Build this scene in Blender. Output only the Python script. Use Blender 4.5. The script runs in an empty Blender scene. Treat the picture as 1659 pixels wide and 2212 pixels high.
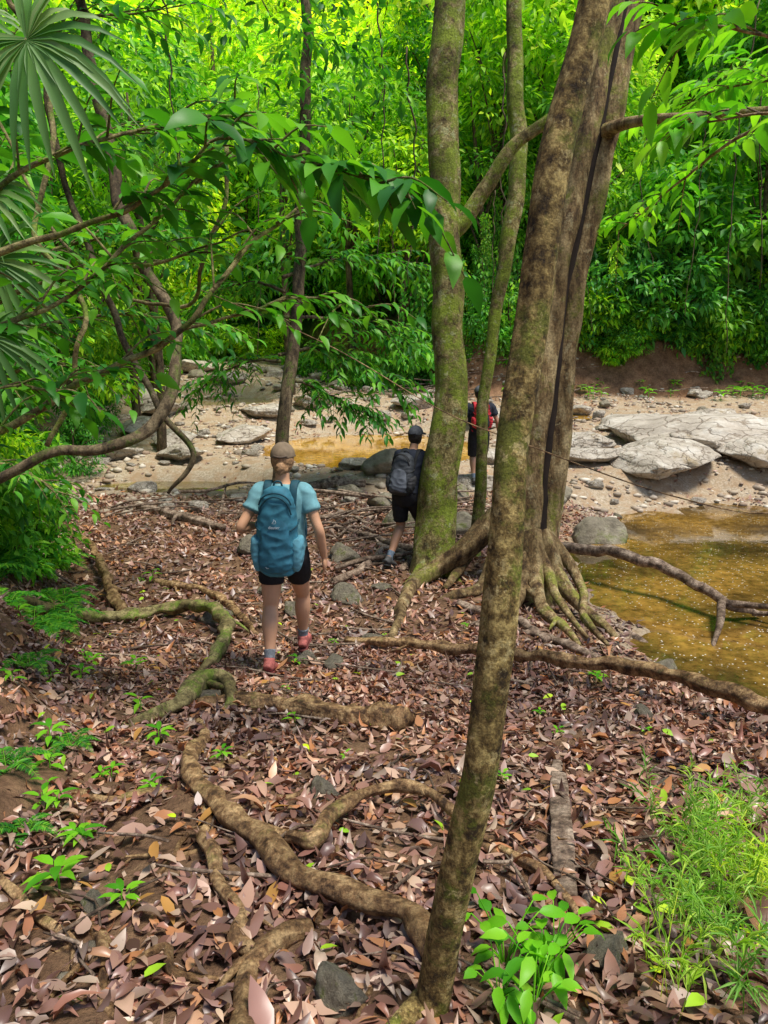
import bpy, bmesh, math, random
import numpy as np
from mathutils import Vector, noise as mnoise
rng=np.random.default_rng(11); random.seed(5)
COL=bpy.context.scene.collection
def ss(a,b,x):
    t=np.clip((x-a)/(b-a),0,1); return t*t*(3-2*t)
# ------------------------------------------------------------ terrain
POOLS=[(7.5,8.5,5,6,-.35),(-.3,18.4,2.8,3.2,.3),(10.5,20.5,1.7,1.0,.55),(-5.5,25,1.8,2.4,1.05),(-4.3,14.6,1.5,.7,.0),(5.5,22.5,1.6,.7,.75)]
def wob(x,y): return np.sin(x*1.9+y*.7)*.5+np.sin(y*2.3-x*1.1+1.3)*.35+np.sin(x*4.1+y*3.7)*.15
def zones(x,y):
    xl=np.interp(y,[-10,0,3,5,8,14,24,45,80],[-.8,-.8,-1.1,-1.7,-3.2,-6.5,-10,-14,-30])+.3*wob(x*.2,y*.6)
    dl=np.maximum(0,xl-x)
    yr=np.where(x>2,26,26+(2-x)*2.0)+.5*wob(x*.5,y*.1)
    dr=(y-yr)*(1-.5*ss(4,-3,x))
    return dl,dr
def poolq(x,y):
    q=np.full(np.shape(x),99.)
    for cx,cy,rx,ry,l in POOLS:
        q=np.minimum(q,((x-cx)/rx)**2+((y-cy)/ry)**2+.1*wob(x*1.3,y*1.3)+.05*wob(x*4+1,y*4))
    return q
def H(x,y):
    x=np.asarray(x,float);y=np.asarray(y,float)
    z=np.interp(y,[-10,0,6.2,8.7,12,14,18,22,26,40,60,100],[2.0,1.25,.01,-.12,-.05,.08,.42,.8,1.26,2.7,11,34])
    z=z+.04*wob(x,y)+.02*wob(x*2.3+4,y*2.1)
    dl,dr=zones(x,y)
    z=z+.55*dl*ss(0,1.5,dl)
    z=z+ss(0,1.1,dr)*1.7+np.maximum(0,dr-1)*.5
    for cx,cy,rx,ry,l in POOLS:
        q=((x-cx)/rx)**2+((y-cy)/ry)**2+.1*wob(x*1.3,y*1.3)+.05*wob(x*4+1,y*4)
        o,i=(1.6,1.1) if rx>4 else (2.4,1.25)
        z=z+(l+.05-z)*ss(o,i,q); z=z+(l-.3-z)*ss(1.1,.7,q)
    return z
def h(x,y): return float(H(x,y))
# ------------------------------------------------------------ mesh helpers
def cat(parts):
    Vs,Fs,o=[],[],0
    for V,F in parts:
        Vs.append(np.asarray(V,float));Fs.append(np.asarray(F,int)+o);o+=len(V)
    return np.concatenate(Vs),np.concatenate(Fs)
def mesh(name,V,F,mat,smooth=True):
    m=bpy.data.meshes.new(name);V=np.asarray(V,np.float32);F=np.asarray(F,np.int32);n=len(F)
    m.vertices.add(len(V));m.vertices.foreach_set("co",V.ravel())
    m.loops.add(3*n);m.loops.foreach_set("vertex_index",F.ravel())
    m.polygons.add(n);m.polygons.foreach_set("loop_start",np.arange(n,dtype=np.int32)*3)
    m.polygons.foreach_set("use_smooth",np.full(n,smooth))
    m.update(calc_edges=True);m.validate()
    if mat: m.materials.append(mat)
    return m
def obj(name,m,parent=None,loc=(0,0,0),rot=None,sc=None):
    o=bpy.data.objects.new(name,m);COL.objects.link(o);o.location=loc
    if rot is not None:o.rotation_euler=rot
    if sc is not None:o.scale=sc
    if parent is not None:o.parent=parent
    return o
def tag(o,label,cat_,group=None,kind=None):
    o["label"]=label;o["category"]=cat_
    if group:o["group"]=group
    if kind:o["kind"]=kind
    return o
def mk(name,VF,mat,parent=None,o=(0,0,0),smooth=True):
    V,F=VF;ob=obj(name,mesh(name,np.asarray(V)-np.array(o),F,mat,smooth),parent,(0,0,0) if parent else o)
    return ob
def empty(name,loc,rot=None):
    e=obj(name,None,None,loc,rot);e.empty_display_size=.2;return e
def cr(P,sub):
    P=np.asarray(P,float)
    if len(P)<2:return P
    Q=np.vstack([2*P[0]-P[1],P,2*P[-1]-P[-2]]);out=[]
    for i in range(len(P)-1):
        a,b,c,d=Q[i:i+4]
        for t in np.linspace(0,1,sub,endpoint=False):
            out.append(.5*((2*b)+(-a+c)*t+(2*a-5*b+4*c-d)*t*t+(-a+3*b-3*c+d)*t**3))
    out.append(P[-1]);return np.array(out)
def tube(P,R,seg=10,rough=.0,sub=5,seed=0,fs=6.,cap=True,kink=0.,kf=5.,rv=0.):
    P=np.asarray(P,float);R=np.asarray(R,float)
    C=cr(np.hstack([P,R[:,None]]),sub);P=C[:,:3];R=np.abs(C[:,3]);n=len(P)
    if kink:
        o=Vector((seed*3.7,seed*1.3,0))
        P=P+np.array([[mnoise.noise(Vector(p*kf)+o),mnoise.noise(Vector(p*kf)+o+Vector((9,0,0))),mnoise.noise(Vector(p*kf)+o+Vector((0,9,0)))*.6] for p in P])*kink
    if rv: R=R*np.array([1+rv*mnoise.noise(Vector(p*7)) for p in P])
    T=np.gradient(P,axis=0);T/=np.linalg.norm(T,axis=1)[:,None]+1e-9
    u=np.cross(T[0],[0,0,1.]);
    if np.linalg.norm(u)<.2:u=np.cross(T[0],[0,1.,0])
    u/=np.linalg.norm(u);V=[]
    ang=np.linspace(0,2*np.pi,seg,endpoint=False);ca,sa=np.cos(ang),np.sin(ang)
    rs=np.random.default_rng(seed+1);ph=rs.uniform(0,6,4)
    for i in range(n):
        u=u-T[i]*u.dot(T[i]);u/=np.linalg.norm(u);w=np.cross(T[i],u)
        r=R[i]
        if rough>0:
            q=P[i];rr=np.array([1+rough*mnoise.noise(Vector((ca[k]*1.3+ph[0],sa[k]*1.3+ph[1],(q[0]+q[1]+q[2])*fs*.18+ph[2])))*1.4+rough*.45*mnoise.noise(Vector((ca[k]*4+ph[1],sa[k]*4,(q[0]+q[1]*1.1+q[2])*fs*.6+ph[3]))) for k in range(seg)])
        else: rr=1
        V.append(P[i]+np.outer(ca*r*rr,u)+np.outer(sa*r*rr,w))
    V=np.concatenate(V)
    i=np.repeat(np.arange(n-1),seg);k=np.tile(np.arange(seg),n-1);k2=(k+1)%seg
    a,b,c,d=i*seg+k,i*seg+k2,(i+1)*seg+k2,(i+1)*seg+k
    F=np.concatenate([np.stack([a,b,c],1),np.stack([a,c,d],1)])
    if cap:
        V=np.vstack([V,P[0]-T[0]*R[0]*.25,P[-1]+T[-1]*R[-1]*.25]);m0=len(V)-2;kk=np.arange(seg)
        F=np.concatenate([F,np.stack([(kk+1)%seg,kk,np.full(seg,m0)],1),np.stack([(n-1)*seg+kk,(n-1)*seg+(kk+1)%seg,np.full(seg,m0+1)],1)])
    return V,F
def loft(rings,n=20,sub=5,ex=2.0):
    C=cr(np.array(rings,float),sub);V=[];N=len(C)
    T=np.gradient(C[:,:3],axis=0);T/=np.linalg.norm(T,axis=1)[:,None]+1e-9
    a=np.linspace(0,2*np.pi,n,endpoint=False);c,s=np.cos(a),np.sin(a)
    cx=np.sign(c)*np.abs(c)**(2/ex);sy=np.sign(s)*np.abs(s)**(2/ex)
    for i in range(N):
        u=np.array([1.,0,0]);u=u-T[i]*u.dot(T[i]);u/=np.linalg.norm(u);w=np.cross(T[i],u)
        V.append(C[i,:3]+np.outer(cx*C[i,3],u)+np.outer(sy*C[i,4],w))
    V=np.concatenate(V);i=np.repeat(np.arange(N-1),n);k=np.tile(np.arange(n),N-1);k2=(k+1)%n
    A,B,D,E=i*n+k,i*n+k2,(i+1)*n+k2,(i+1)*n+k
    F=np.concatenate([np.stack([A,B,D],1),np.stack([A,D,E],1)])
    V=np.vstack([V,C[0,:3],C[-1,:3]]);m0=len(V)-2;kk=np.arange(n)
    F=np.concatenate([F,np.stack([(kk+1)%n,kk,np.full(n,m0)],1),np.stack([(N-1)*n+kk,(N-1)*n+(kk+1)%n,np.full(n,m0+1)],1)])
    return V,F
def ell(c,r,sub=3):
    bm=bmesh.new();bmesh.ops.create_icosphere(bm,subdivisions=sub,radius=1)
    V=np.array([v.co[:] for v in bm.verts])*np.array(r)+np.array(c);F=np.array([[v.index for v in f.verts] for f in bm.faces]);bm.free();return V,F
def remesh(name,VF,vox,mat,sm=4,wr=0.,wf=14.):
    m=mesh(name+"_t",VF[0],VF[1],None);o=obj(name+"_t",m)
    a=o.modifiers.new("r",'REMESH');a.mode='VOXEL';a.voxel_size=vox
    if sm:
        b=o.modifiers.new("s",'SMOOTH');b.iterations=sm;b.factor=.5
    dg=bpy.context.evaluated_depsgraph_get();r=bpy.data.meshes.new_from_object(o.evaluated_get(dg))
    bpy.data.objects.remove(o);r.name=name;r.materials.clear();r.materials.append(mat)
    n=len(r.vertices);co=np.empty(n*3);r.vertices.foreach_get("co",co);co=co.reshape(-1,3)
    if wr:
        nr=np.array([v.normal[:] for v in r.vertices])
        w=np.array([mnoise.noise(Vector((p[0]*wf*.7,p[1]*wf*.7,p[2]*wf*1.2))) for p in co]);w=1-np.abs(w)*2
        co=co+nr*(w*wr)[:,None];r.vertices.foreach_set("co",co.ravel())
    r.polygons.foreach_set("use_smooth",np.ones(len(r.polygons),bool));r.update();return r
LF=(np.array([[0,0,0],[-.36,.16,.06],[0,.16,0],[.36,.16,.06],[-.5,.42,.07],[0,.42,.02],[.5,.42,.07],[-.33,.72,.0],[0,.74,-.05],[.33,.72,.0],[0,1,-.2]]),
 np.array([[0,2,1],[0,3,2],[1,2,5],[1,5,4],[2,3,6],[2,6,5],[4,5,8],[4,8,7],[5,6,9],[5,9,8],[7,8,10],[8,9,10]]))
LM=(np.array([[0,0,0],[-.5,.42,.08],[.5,.42,.08],[0,.45,0],[0,1,-.12]]),np.array([[0,3,1],[0,2,3],[1,3,4],[3,2,4]]))
LL=(np.array([[0,0,0],[-.5,.45,.06],[.5,.45,.06],[0,1,-.08]]),np.array([[0,3,1],[0,2,3]]))
def nrmz(a): return a/(np.linalg.norm(a,axis=-1,keepdims=True)+1e-9)
def leaves(pos,d,nr,L,W,t=LM,curl=None):
    pos=np.asarray(pos,float);n=len(pos);d=nrmz(np.asarray(d,float));s=nrmz(np.cross(d,nr));k=np.cross(s,d)
    L=np.broadcast_to(L,n);W=np.broadcast_to(W,n);T,F=t;c=np.ones(n) if curl is None else curl
    V=pos[:,None]+s[:,None]*(T[None,:,0:1]*W[:,None,None])+d[:,None]*(T[None,:,1:2]*L[:,None,None])+k[:,None]*(T[None,:,2:3]*(L*c)[:,None,None])
    FF=F[None]+(np.arange(n)*len(T))[:,None,None]
    return V.reshape(-1,3),FF.reshape(-1,3)
# ------------------------------------------------------------ materials
def newmat(name):
    m=bpy.data.materials.new(name);m.use_nodes=True;nt=m.node_tree;return m,nt,nt.nodes["Principled BSDF"]
def N(nt,t,**k):
    n=nt.nodes.new(t)
    for a,b in k.items():
        if a in n.inputs:n.inputs[a].default_value=b
        else:setattr(n,a,b)
    return n
def ramp(nt,src,stops,interp='LINEAR'):
    r=nt.nodes.new('ShaderNodeValToRGB');e=r.color_ramp;e.interpolation=interp
    while len(e.elements)<len(stops):e.elements.new(.5)
    for i,(p,c) in enumerate(stops):
        e.elements[i].position=p;e.elements[i].color=(*c,1) if len(c)==3 else c
    nt.links.new(src,r.inputs[0]);return r.outputs[0]
def mix(nt,f,a,b,mode='MIX'):
    m=nt.nodes.new('ShaderNodeMix');m.data_type='RGBA';m.blend_type=mode
    for i,v in ((0,f),(6,a),(7,b)):
        if hasattr(v,'links'):nt.links.new(v,m.inputs[i])
        else:m.inputs[i].default_value=v if i==0 else (*v,1)
    return m.outputs[2]
def noise(nt,scale,det=5,rough=.6,st=(1,1,1),out='Fac'):
    tc=N(nt,'ShaderNodeTexCoord');mp=N(nt,'ShaderNodeMapping');mp.inputs['Scale'].default_value=st
    nt.links.new(tc.outputs['Object'],mp.inputs[0]);n=N(nt,'ShaderNodeTexNoise',Scale=scale,Detail=det,Roughness=rough)
    nt.links.new(mp.outputs[0],n.inputs[0]);return n.outputs[out]
def bump(nt,p,hgt,st=.5,dist=.02):
    b=N(nt,'ShaderNodeBump',Strength=st,Distance=dist);nt.links.new(hgt,b.inputs['Height']);nt.links.new(b.outputs[0],p.inputs['Normal'])
def leafmat(name,cols,trans=.35,rough=.5,tint=(1.4,1.5,.6),spec=.3,vary=True,gap_shade=False):
    m,nt,p=newmat(name);g=N(nt,'ShaderNodeNewGeometry')
    c=ramp(nt,g.outputs['Random Per Island'],[(i/(len(cols)-1),x) for i,x in enumerate(cols)])
    if vary:
        oi=N(nt,'ShaderNodeObjectInfo');v=ramp(nt,oi.outputs['Random'],[(0,(.6,.74,.9)),(.35,(.9,.95,1)),(.65,(1.1,1.05,1)),(1,(1.8,1.35,.8))])
        c=mix(nt,1.,c,v,'MULTIPLY')
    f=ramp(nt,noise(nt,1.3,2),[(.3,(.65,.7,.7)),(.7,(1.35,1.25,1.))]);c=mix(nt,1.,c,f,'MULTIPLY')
    if gap_shade:
        f=ramp(nt,noise(nt,.55,2),[(.36,(.55,.62,.65)),(.6,(1.25,1.2,1.05))]);c=mix(nt,1.,c,f,'MULTIPLY')  # broad dark patches paint shaded gaps into the crown colour
    nt.links.new(c,p.inputs['Base Color']);p.inputs['Roughness'].default_value=rough;p.inputs['Specular IOR Level'].default_value=spec
    t=N(nt,'ShaderNodeBsdfTranslucent');c2=mix(nt,1.,c,tint,'MULTIPLY');nt.links.new(c2,t.inputs[0])
    ms=N(nt,'ShaderNodeMixShader');ms.inputs[0].default_value=trans
    nt.links.new(p.outputs[0],ms.inputs[1]);nt.links.new(t.outputs[0],ms.inputs[2]);nt.links.new(ms.outputs[0],nt.nodes['Material Output'].inputs[0])
    return m
def barkmat(name,dark,mid,light,moss=(.07,.1,.015),mo=.5,sc=9,st=(1,1,.4),bs=.6,bd=.02,ro=.85,lich=None):
    m,nt,p=newmat(name)
    a=noise(nt,sc,8,.7,st);c=ramp(nt,a,[(.38,dark),(.48,mid),(.60,light)])
    f=ramp(nt,noise(nt,sc*.28,6,.75),[(mo,(0,0,0)),(mo+.10,(.92,.92,.92))]);c=mix(nt,f,c,moss)
    if lich:
        tc=N(nt,'ShaderNodeTexCoord');mp=N(nt,'ShaderNodeMapping');mp.inputs['Location'].default_value=(7,3,1);nt.links.new(tc.outputs['Object'],mp.inputs[0]);n=N(nt,'ShaderNodeTexNoise',Scale=sc*.7,Detail=7,Roughness=.75);nt.links.new(mp.outputs[0],n.inputs[0])
        c=mix(nt,ramp(nt,n.outputs['Fac'],[(.56,(0,0,0)),(.62,(.8,.8,.8))]),c,lich)
    f2=ramp(nt,noise(nt,sc*5,4,.7),[(.3,(.4,.4,.4)),(.65,(1.35,1.35,1.35))]);c=mix(nt,1.,c,f2,'MULTIPLY')
    f3=ramp(nt,noise(nt,sc*.16,4,.6),[(.38,(.5,.47,.42)),(.58,(1.1,1.1,1.1))]);c=mix(nt,1.,c,f3,'MULTIPLY')
    nt.links.new(c,p.inputs['Base Color']);p.inputs['Roughness'].default_value=ro;p.inputs['Specular IOR Level'].default_value=.3
    ad=N(nt,'ShaderNodeMath',operation='ADD');nt.links.new(noise(nt,sc*2.2,8,.75,st),ad.inputs[0]);nt.links.new(a,ad.inputs[1]);bump(nt,p,ad.outputs[0],bs,bd)
    return m
def plain(name,c,rough=.7,var=.25,sc=20,b=.15,spec=.3):
    m,nt,p=newmat(name);f=ramp(nt,noise(nt,sc,4),[(.3,tuple(x*(1-var) for x in c)),(.7,tuple(min(1,x*(1+var)) for x in c))])
    nt.links.new(f,p.inputs['Base Color']);p.inputs['Roughness'].default_value=rough;p.inputs['Specular IOR Level'].default_value=spec
    if b:bump(nt,p,noise(nt,sc*12,3),b,.003)
    return m
M_far=leafmat("foliage_far",[(.06,.24,.02),(.14,.42,.025),(.26,.57,.03),(.42,.70,.05)],.42,gap_shade=True)
M_bri=leafmat("foliage_painted_sun",[(.18,.46,.03),(.34,.66,.04),(.52,.80,.08),(.72,.86,.22)],.45,gap_shade=True)  # paler yellow-green leaves, sunlight painted into their colour
M_mid=leafmat("foliage_mid",[(.03,.18,.03),(.07,.31,.035),(.13,.44,.04),(.24,.56,.06)],.38,gap_shade=True)
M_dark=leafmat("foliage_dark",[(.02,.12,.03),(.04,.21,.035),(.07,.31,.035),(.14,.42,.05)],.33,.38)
M_big=leafmat("foliage_big",[(.02,.12,.015),(.05,.23,.02),(.10,.36,.02),(.18,.46,.03)],.4,.42,vary=False)
M_near=leafmat("foliage_near",[(.02,.13,.02),(.05,.25,.025),(.10,.37,.03),(.20,.48,.04)],.38,.45,vary=False)
M_lime=leafmat("foliage_lime",[(.08,.34,.015),(.18,.54,.02),(.34,.72,.04)],.42,.42,vary=False)
M_palm=leafmat("palm_leaf",[(.06,.18,.04),(.12,.27,.07),(.24,.35,.14)],.35,.45,vary=False)
M_grass=leafmat("grass_leaf",[(.16,.40,.04),(.3,.55,.07),(.46,.68,.14)],.35,.5)
M_lit=leafmat("dead_leaf",[(.07,.034,.03),(.20,.10,.085),(.38,.21,.175),(.12,.055,.045),(.48,.32,.26),(.28,.13,.115),(.44,.19,.08),(.56,.42,.35),(.09,.05,.048),(.33,.19,.18)],.12,.38,tint=(1.2,.8,.5),spec=.6,vary=False)
M_yel=leafmat("yellow_leaf",[(.45,.5,.03),(.3,.6,.03),(.55,.5,.05)],.2,.5)
M_org=leafmat("orange_leaf",[(.6,.26,.06),(.5,.28,.08),(.42,.14,.07)],.2,.5,vary=False)
B_fg=barkmat("bark_flaky",(.05,.03,.012),(.22,.145,.045),(.55,.41,.15),(.17,.19,.025),.50,30,(1,1,.8),1.,.010,lich=(.66,.53,.24))
B_t2=barkmat("bark_mossy",(.07,.05,.018),(.20,.155,.05),(.42,.35,.15),(.21,.28,.02),.44,11,(1,1,.8),1.,.03,lich=(.40,.42,.20))
B_sp=barkmat("bark_split",(.08,.045,.02),(.24,.155,.065),(.48,.36,.18),(.22,.23,.035),.52,8,(1,1,.3),1.,.03,lich=(.42,.35,.19))
B_dk=barkmat("bark_dark",(.03,.022,.014),(.10,.07,.038),(.2,.15,.085),(.10,.15,.02),.54,12)
B_root=barkmat("bark_root",(.07,.036,.018),(.25,.14,.062),(.50,.33,.16),(.24,.20,.06),.6,16,(1,1,1),1.,.014,ro=.42)
B_moss=barkmat("bark_moss_branch",(.08,.06,.025),(.21,.17,.07),(.36,.30,.13),(.17,.25,.03),.50,16,(1,1,1),.9,.01)
B_dead=barkmat("dead_wood",(.08,.055,.04),(.22,.15,.105),(.42,.32,.24),(.15,.12,.06),.68,12,(1,1,1),.8,.02)
M_hollow=plain("hollow_shade",(.02,.012,.008),.9,.4,8,.5)
def rockmat(name,a,b,c,moss,mo,crack=False):
    m,nt,p=newmat(name);k=ramp(nt,noise(nt,2.5,9,.72),[(.32,a),(.5,b),(.68,c)])
    f=ramp(nt,noise(nt,1.6,6,.7),[(mo,(0,0,0)),(mo+.12,(1,1,1))]);k=mix(nt,f,k,moss)
    hh=noise(nt,7,9,.75)
    if crack:
        tc=N(nt,'ShaderNodeTexCoord');nz=N(nt,'ShaderNodeTexNoise',Scale=3.,Detail=4.);nt.links.new(tc.outputs['Object'],nz.inputs[0])
        mv=N(nt,'ShaderNodeVectorMath',operation='MULTIPLY_ADD');nt.links.new(nz.outputs['Color'],mv.inputs[0]);mv.inputs[1].default_value=(.6,.6,.6);nt.links.new(tc.outputs['Object'],mv.inputs[2])
        v=N(nt,'ShaderNodeTexVoronoi',feature='DISTANCE_TO_EDGE',Scale=3.4);nt.links.new(mv.outputs[0],v.inputs[0])
        cr_=ramp(nt,v.outputs['Distance'],[(0,(.5,.45,.4)),(.06,(1,1,1))]);k=mix(nt,1.,k,cr_,'MULTIPLY')
        mm=N(nt,'ShaderNodeMath',operation='MULTIPLY');nt.links.new(cr_,mm.inputs[0]);nt.links.new(hh,mm.inputs[1]);hh=mm.outputs[0]
    nt.links.new(k,p.inputs['Base Color']);p.inputs['Roughness'].default_value=.85;bump(nt,p,hh,1.,.07);return m
R_pale=rockmat("stone_pale",(.30,.25,.19),(.52,.45,.36),(.70,.65,.56),(.36,.27,.15),.58,True)
R_moss=rockmat("stone_mossy",(.13,.11,.075),(.27,.23,.16),(.40,.36,.26),(.18,.20,.05),.54)
def groundmat():
    m,nt,p=newmat("ground_soil")
    n1=noise(nt,3.2,9,.7);n2=noise(nt,22,6,.7);n3=noise(nt,70,4,.7)
    soil=ramp(nt,n1,[(.3,(.09,.05,.03)),(.5,(.20,.115,.065)),(.7,(.32,.20,.11))])
    soil=mix(nt,1.,soil,ramp(nt,n2,[(.3,(.55,.55,.55)),(.7,(1.35,1.35,1.35))]),'MULTIPLY')
    bed=ramp(nt,n2,[(.28,(.24,.18,.12)),(.5,(.50,.40,.28)),(.7,(.70,.61,.47))])
    bed=mix(nt,ramp(nt,n1,[(.42,(0,0,0)),(.6,(1,1,1))]),bed,(.44,.30,.18))
    bank=ramp(nt,n1,[(.3,(.11,.055,.03)),(.5,(.30,.155,.08)),(.7,(.44,.25,.14))])
    bank=mix(nt,1.,bank,ramp(nt,n2,[(.3,(.5,.5,.5)),(.7,(1.3,1.3,1.3))]),'MULTIPLY')
    at=N(nt,'ShaderNodeAttribute',attribute_name="zone");sp=N(nt,'ShaderNodeSeparateColor');nt.links.new(at.outputs['Color'],sp.inputs[0])
    c=mix(nt,sp.outputs[0],soil,bed);c=mix(nt,sp.outputs[1],c,bank);c=mix(nt,sp.outputs[2],c,(.05,.11,.015))
    nt.links.new(c,p.inputs['Base Color']);p.inputs['Roughness'].default_value=.95;p.inputs['Specular IOR Level'].default_value=.15
    ad=N(nt,'ShaderNodeMath',operation='ADD');nt.links.new(n2,ad.inputs[0]);nt.links.new(n3,ad.inputs[1]);bump(nt,p,ad.outputs[0],.9,.03);return m
def watermat(name,a,b,specks=False):
    m,nt,p=newmat(name);c=ramp(nt,noise(nt,.55,6,.65),[(.40,a),(.60,b)])
    c=mix(nt,1.,c,ramp(nt,noise(nt,7,6,.75),[(.35,(.4,.38,.35)),(.62,(1.3,1.3,1.3))]),'MULTIPLY')
    if specks:
        tc=N(nt,'ShaderNodeTexCoord');v=N(nt,'ShaderNodeTexVoronoi',Scale=17.);nt.links.new(tc.outputs['Object'],v.inputs[0])
        s=ramp(nt,v.outputs['Distance'],[(.12,(1,1,1)),(.18,(0,0,0))]);k=ramp(nt,noise(nt,1.1,5),[(.42,(0,0,0)),(.52,(1,1,1))])
        s=mix(nt,1.,s,k,'MULTIPLY');c=mix(nt,s,c,(.8,.74,.62))
    nt.links.new(c,p.inputs['Base Color']);p.inputs['Roughness'].default_value=.04;p.inputs['IOR'].default_value=1.6;p.inputs['Specular IOR Level'].default_value=.7
    bump(nt,p,noise(nt,5,3),.06,.02);return m
# ------------------------------------------------------------ ground mesh
def axis(a,b,fine0,fine1,s0,s1):
    out=[fine0]
    while out[-1]<fine1: out.append(out[-1]+s0)
    st=s0
    while out[-1]<b: st=min(s1,st*1.05);out.append(out[-1]+st)
    st=s0;lo=[];x=fine0
    while x>a: st=min(s1,st*1.05);x-=st;lo.append(x)
    return np.array(lo[::-1]+out)
gx=axis(-75,75,-4,5,.055,2.2);gy=axis(-25,130,1,11,.055,2.0)
X,Y=np.meshgrid(gx,gy);Z=H(X,Y)
dl,dr=zones(X,Y);q=poolq(X,Y)
nx,ny=len(gx),len(gy)
fine=np.array([[mnoise.fractal(Vector((x*2.2,y*2.2,0)),.8,2.,5) for x in gx] for y in gy])
Z=Z+fine*.035*ss(1.0,1.6,q)*(1+4*ss(-.3,.5,dr)*ss(4,1,dr))+fine*.03*ss(0,.6,dl)
V=np.stack([X.ravel(),Y.ravel(),Z.ravel()],1)
j,i=np.meshgrid(np.arange(ny-1),np.arange(nx-1),indexing='ij');a=(j*nx+i).ravel();b=a+1;c=b+nx;d=a+nx
F=np.concatenate([np.stack([a,b,c],1),np.stack([a,c,d],1)])
gm=mesh("ground",V,F,groundmat())
bed=ss(11.5,14.5,Y+.5*wob(X,Y)+.25*np.maximum(X-2,0))*(1-ss(0,1,dl))*(1-ss(-.6,.3,dr));bed=np.maximum(bed,ss(1.35,1.05,q)*.8)
bank=ss(-1.5,.2,dr)*ss(2.6,1.2,dr)*ss(-6,0,X)+.25*ss(.2,1,dl)*ss(9,4,Y)
hill=np.maximum(np.maximum(ss(1.4,2.4,dr),ss(.8,2,dl)*ss(5,9,Y)),ss(36,40,Y))
col=np.stack([bed.ravel(),np.clip(bank,0,1).ravel(),hill.ravel(),np.ones(nx*ny)],1).astype(np.float32)
at=gm.color_attributes.new("zone",'FLOAT_COLOR','POINT');at.data.foreach_set("color",col.ravel())
g=obj("ground",gm);tag(g,"brown forest soil, rocky stream bed and banks","ground",kind="structure")
W1=watermat("water_amber",(.07,.042,.012),(.32,.18,.035),True);W2=watermat("water_orange",(.42,.21,.02),(.68,.39,.06));W3=watermat("water_green",(.12,.09,.03),(.3,.24,.05))
for k,(cx,cy,rx,ry,l) in enumerate(POOLS):
    a=np.linspace(0,2*np.pi,64,endpoint=False);s=1.1
    V=np.vstack([np.stack([np.cos(a)*rx*s,np.sin(a)*ry*s,a*0],1),[[0,0,0]]]);F=np.array([[i,(i+1)%64,64] for i in range(64)])
    o=obj("water",mesh("water",V,F,[W1,W2,W2,W3,W3,W2][k]),None,(cx,cy,l));tag(o,"shallow murky amber pool between rocks" if k<3 else "small shallow puddle among pale stones","water",kind="structure")
# ------------------------------------------------------------ rocks
def rockm(seed,mat,flat=.7,sub=4,nz=.16,fq=1.6,cuts=18):
    V,F=ell((0,0,0),(1,1,1),sub);r=np.random.default_rng(seed)
    for _ in range(cuts):
        n=nrmz(r.normal(size=3));d=r.uniform(.5,.85);k=V@n;V=V-np.outer(np.maximum(0,k-d)*.9,n)
    off=r.uniform(0,50,3)
    dn=np.array([mnoise.fractal(Vector(p*fq+off),.8,2.,6) for p in V]);V=V*(1+dn*nz)[:,None];V[:,2]*=flat
    return mesh("boulder",V,F,mat)
RP=[rockm(s,R_pale,.55) for s in range(6)];RM=[rockm(s+20,R_moss,.7) for s in range(4)];RS=[rockm(s+40,R_pale,.34,5,.10,2.0,14) for s in range(5)]
def rock(x,y,s,moss=False,sink=.25,sx=1.,lab=None,pool=None):
    m=random.choice(pool or (RM if moss else RP));zz=h(x,y)
    o=obj("boulder",m,None,(x,y,zz+s*.25*(1-sink)),(random.uniform(-.12,.12),random.uniform(-.12,.12),random.uniform(0,6.28)),(s*sx,s*.8,s*random.uniform(.7,1)))
    tag(o,lab or ("mossy grey-brown stone bedded in leaf litter" if moss else "pale weathered stone on the stream bed"),"rock","stones along the stream");return o
for x,y,s in [(-.44,7.9,.24),(-.41,5.46,.15),(-.27,2.97,.10),(-.12,1.66,.10),(.66,1.85,.10),(-1.85,9.9,.3),(3.4,11.7,.6),(2.5,11.7,.55),(.1,14.7,.7),(-1.15,4.5,.12),(1.6,4.2,.09),(3.0,4.3,.16),(-.5,9.6,.3),(.0,8.3,.15),(-1.3,8.1,.22),(1.1,10.9,.45),(2.3,5.8,.2),(-.95,2.1,.07),(-.63,5.62,.14),(.3,11.4,.4),(1.1,13.2,.5),(2.9,13.2,.6),(-1.7,7.0,.2),(1.3,3.1,.07),(2.6,6.4,.22),(2.2,10.9,.4),(-.05,12.6,.4),(.7,12.2,.35),(-.9,7.3,.2),(-.1,6.6,.14)]: rock(x,y,s,True)
for x,y,s,sx in [(6.4,16.6,1.3,1.3),(7.6,18.2,1.8,1.3),(9.3,19,1.4,1.2),(5.6,15.6,1.0,1.3),(8.4,16.6,1.2,1.2),(6.7,19.8,1.1,1.2),(4.4,16.2,.8,1.2),(10.9,17.6,1.1,1.1),(9.6,21.6,1.0,1),(12,19.2,1.0,1),(4.9,18,.9,1.2),(7.2,17.1,1.,1),(8.7,18.0,1.1,1),(2.4,15.9,.7,1.2),(-.6,14.9,.5,1.2),(3.6,18.5,.7,1),(3.1,21.5,.9,1),(-3.7,19.3,.9,1.3),(-5.2,18.2,.8,1),(-6.4,19.6,.9,1),(-3.6,22,.9,1),(-6.5,22,.9,1),(-2.2,23.5,.9,1),(1.0,23.6,.9,1),(-4.5,16.5,.7,1.2),(-6,16.6,.7,1),(-7.5,24,1.,1),(-6,29,1.1,1),(-8,32,1.2,1)]: rock(x,y,s,False,.2,sx,lab="broad pale rock with cracked weathered surface",pool=RS)
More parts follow.
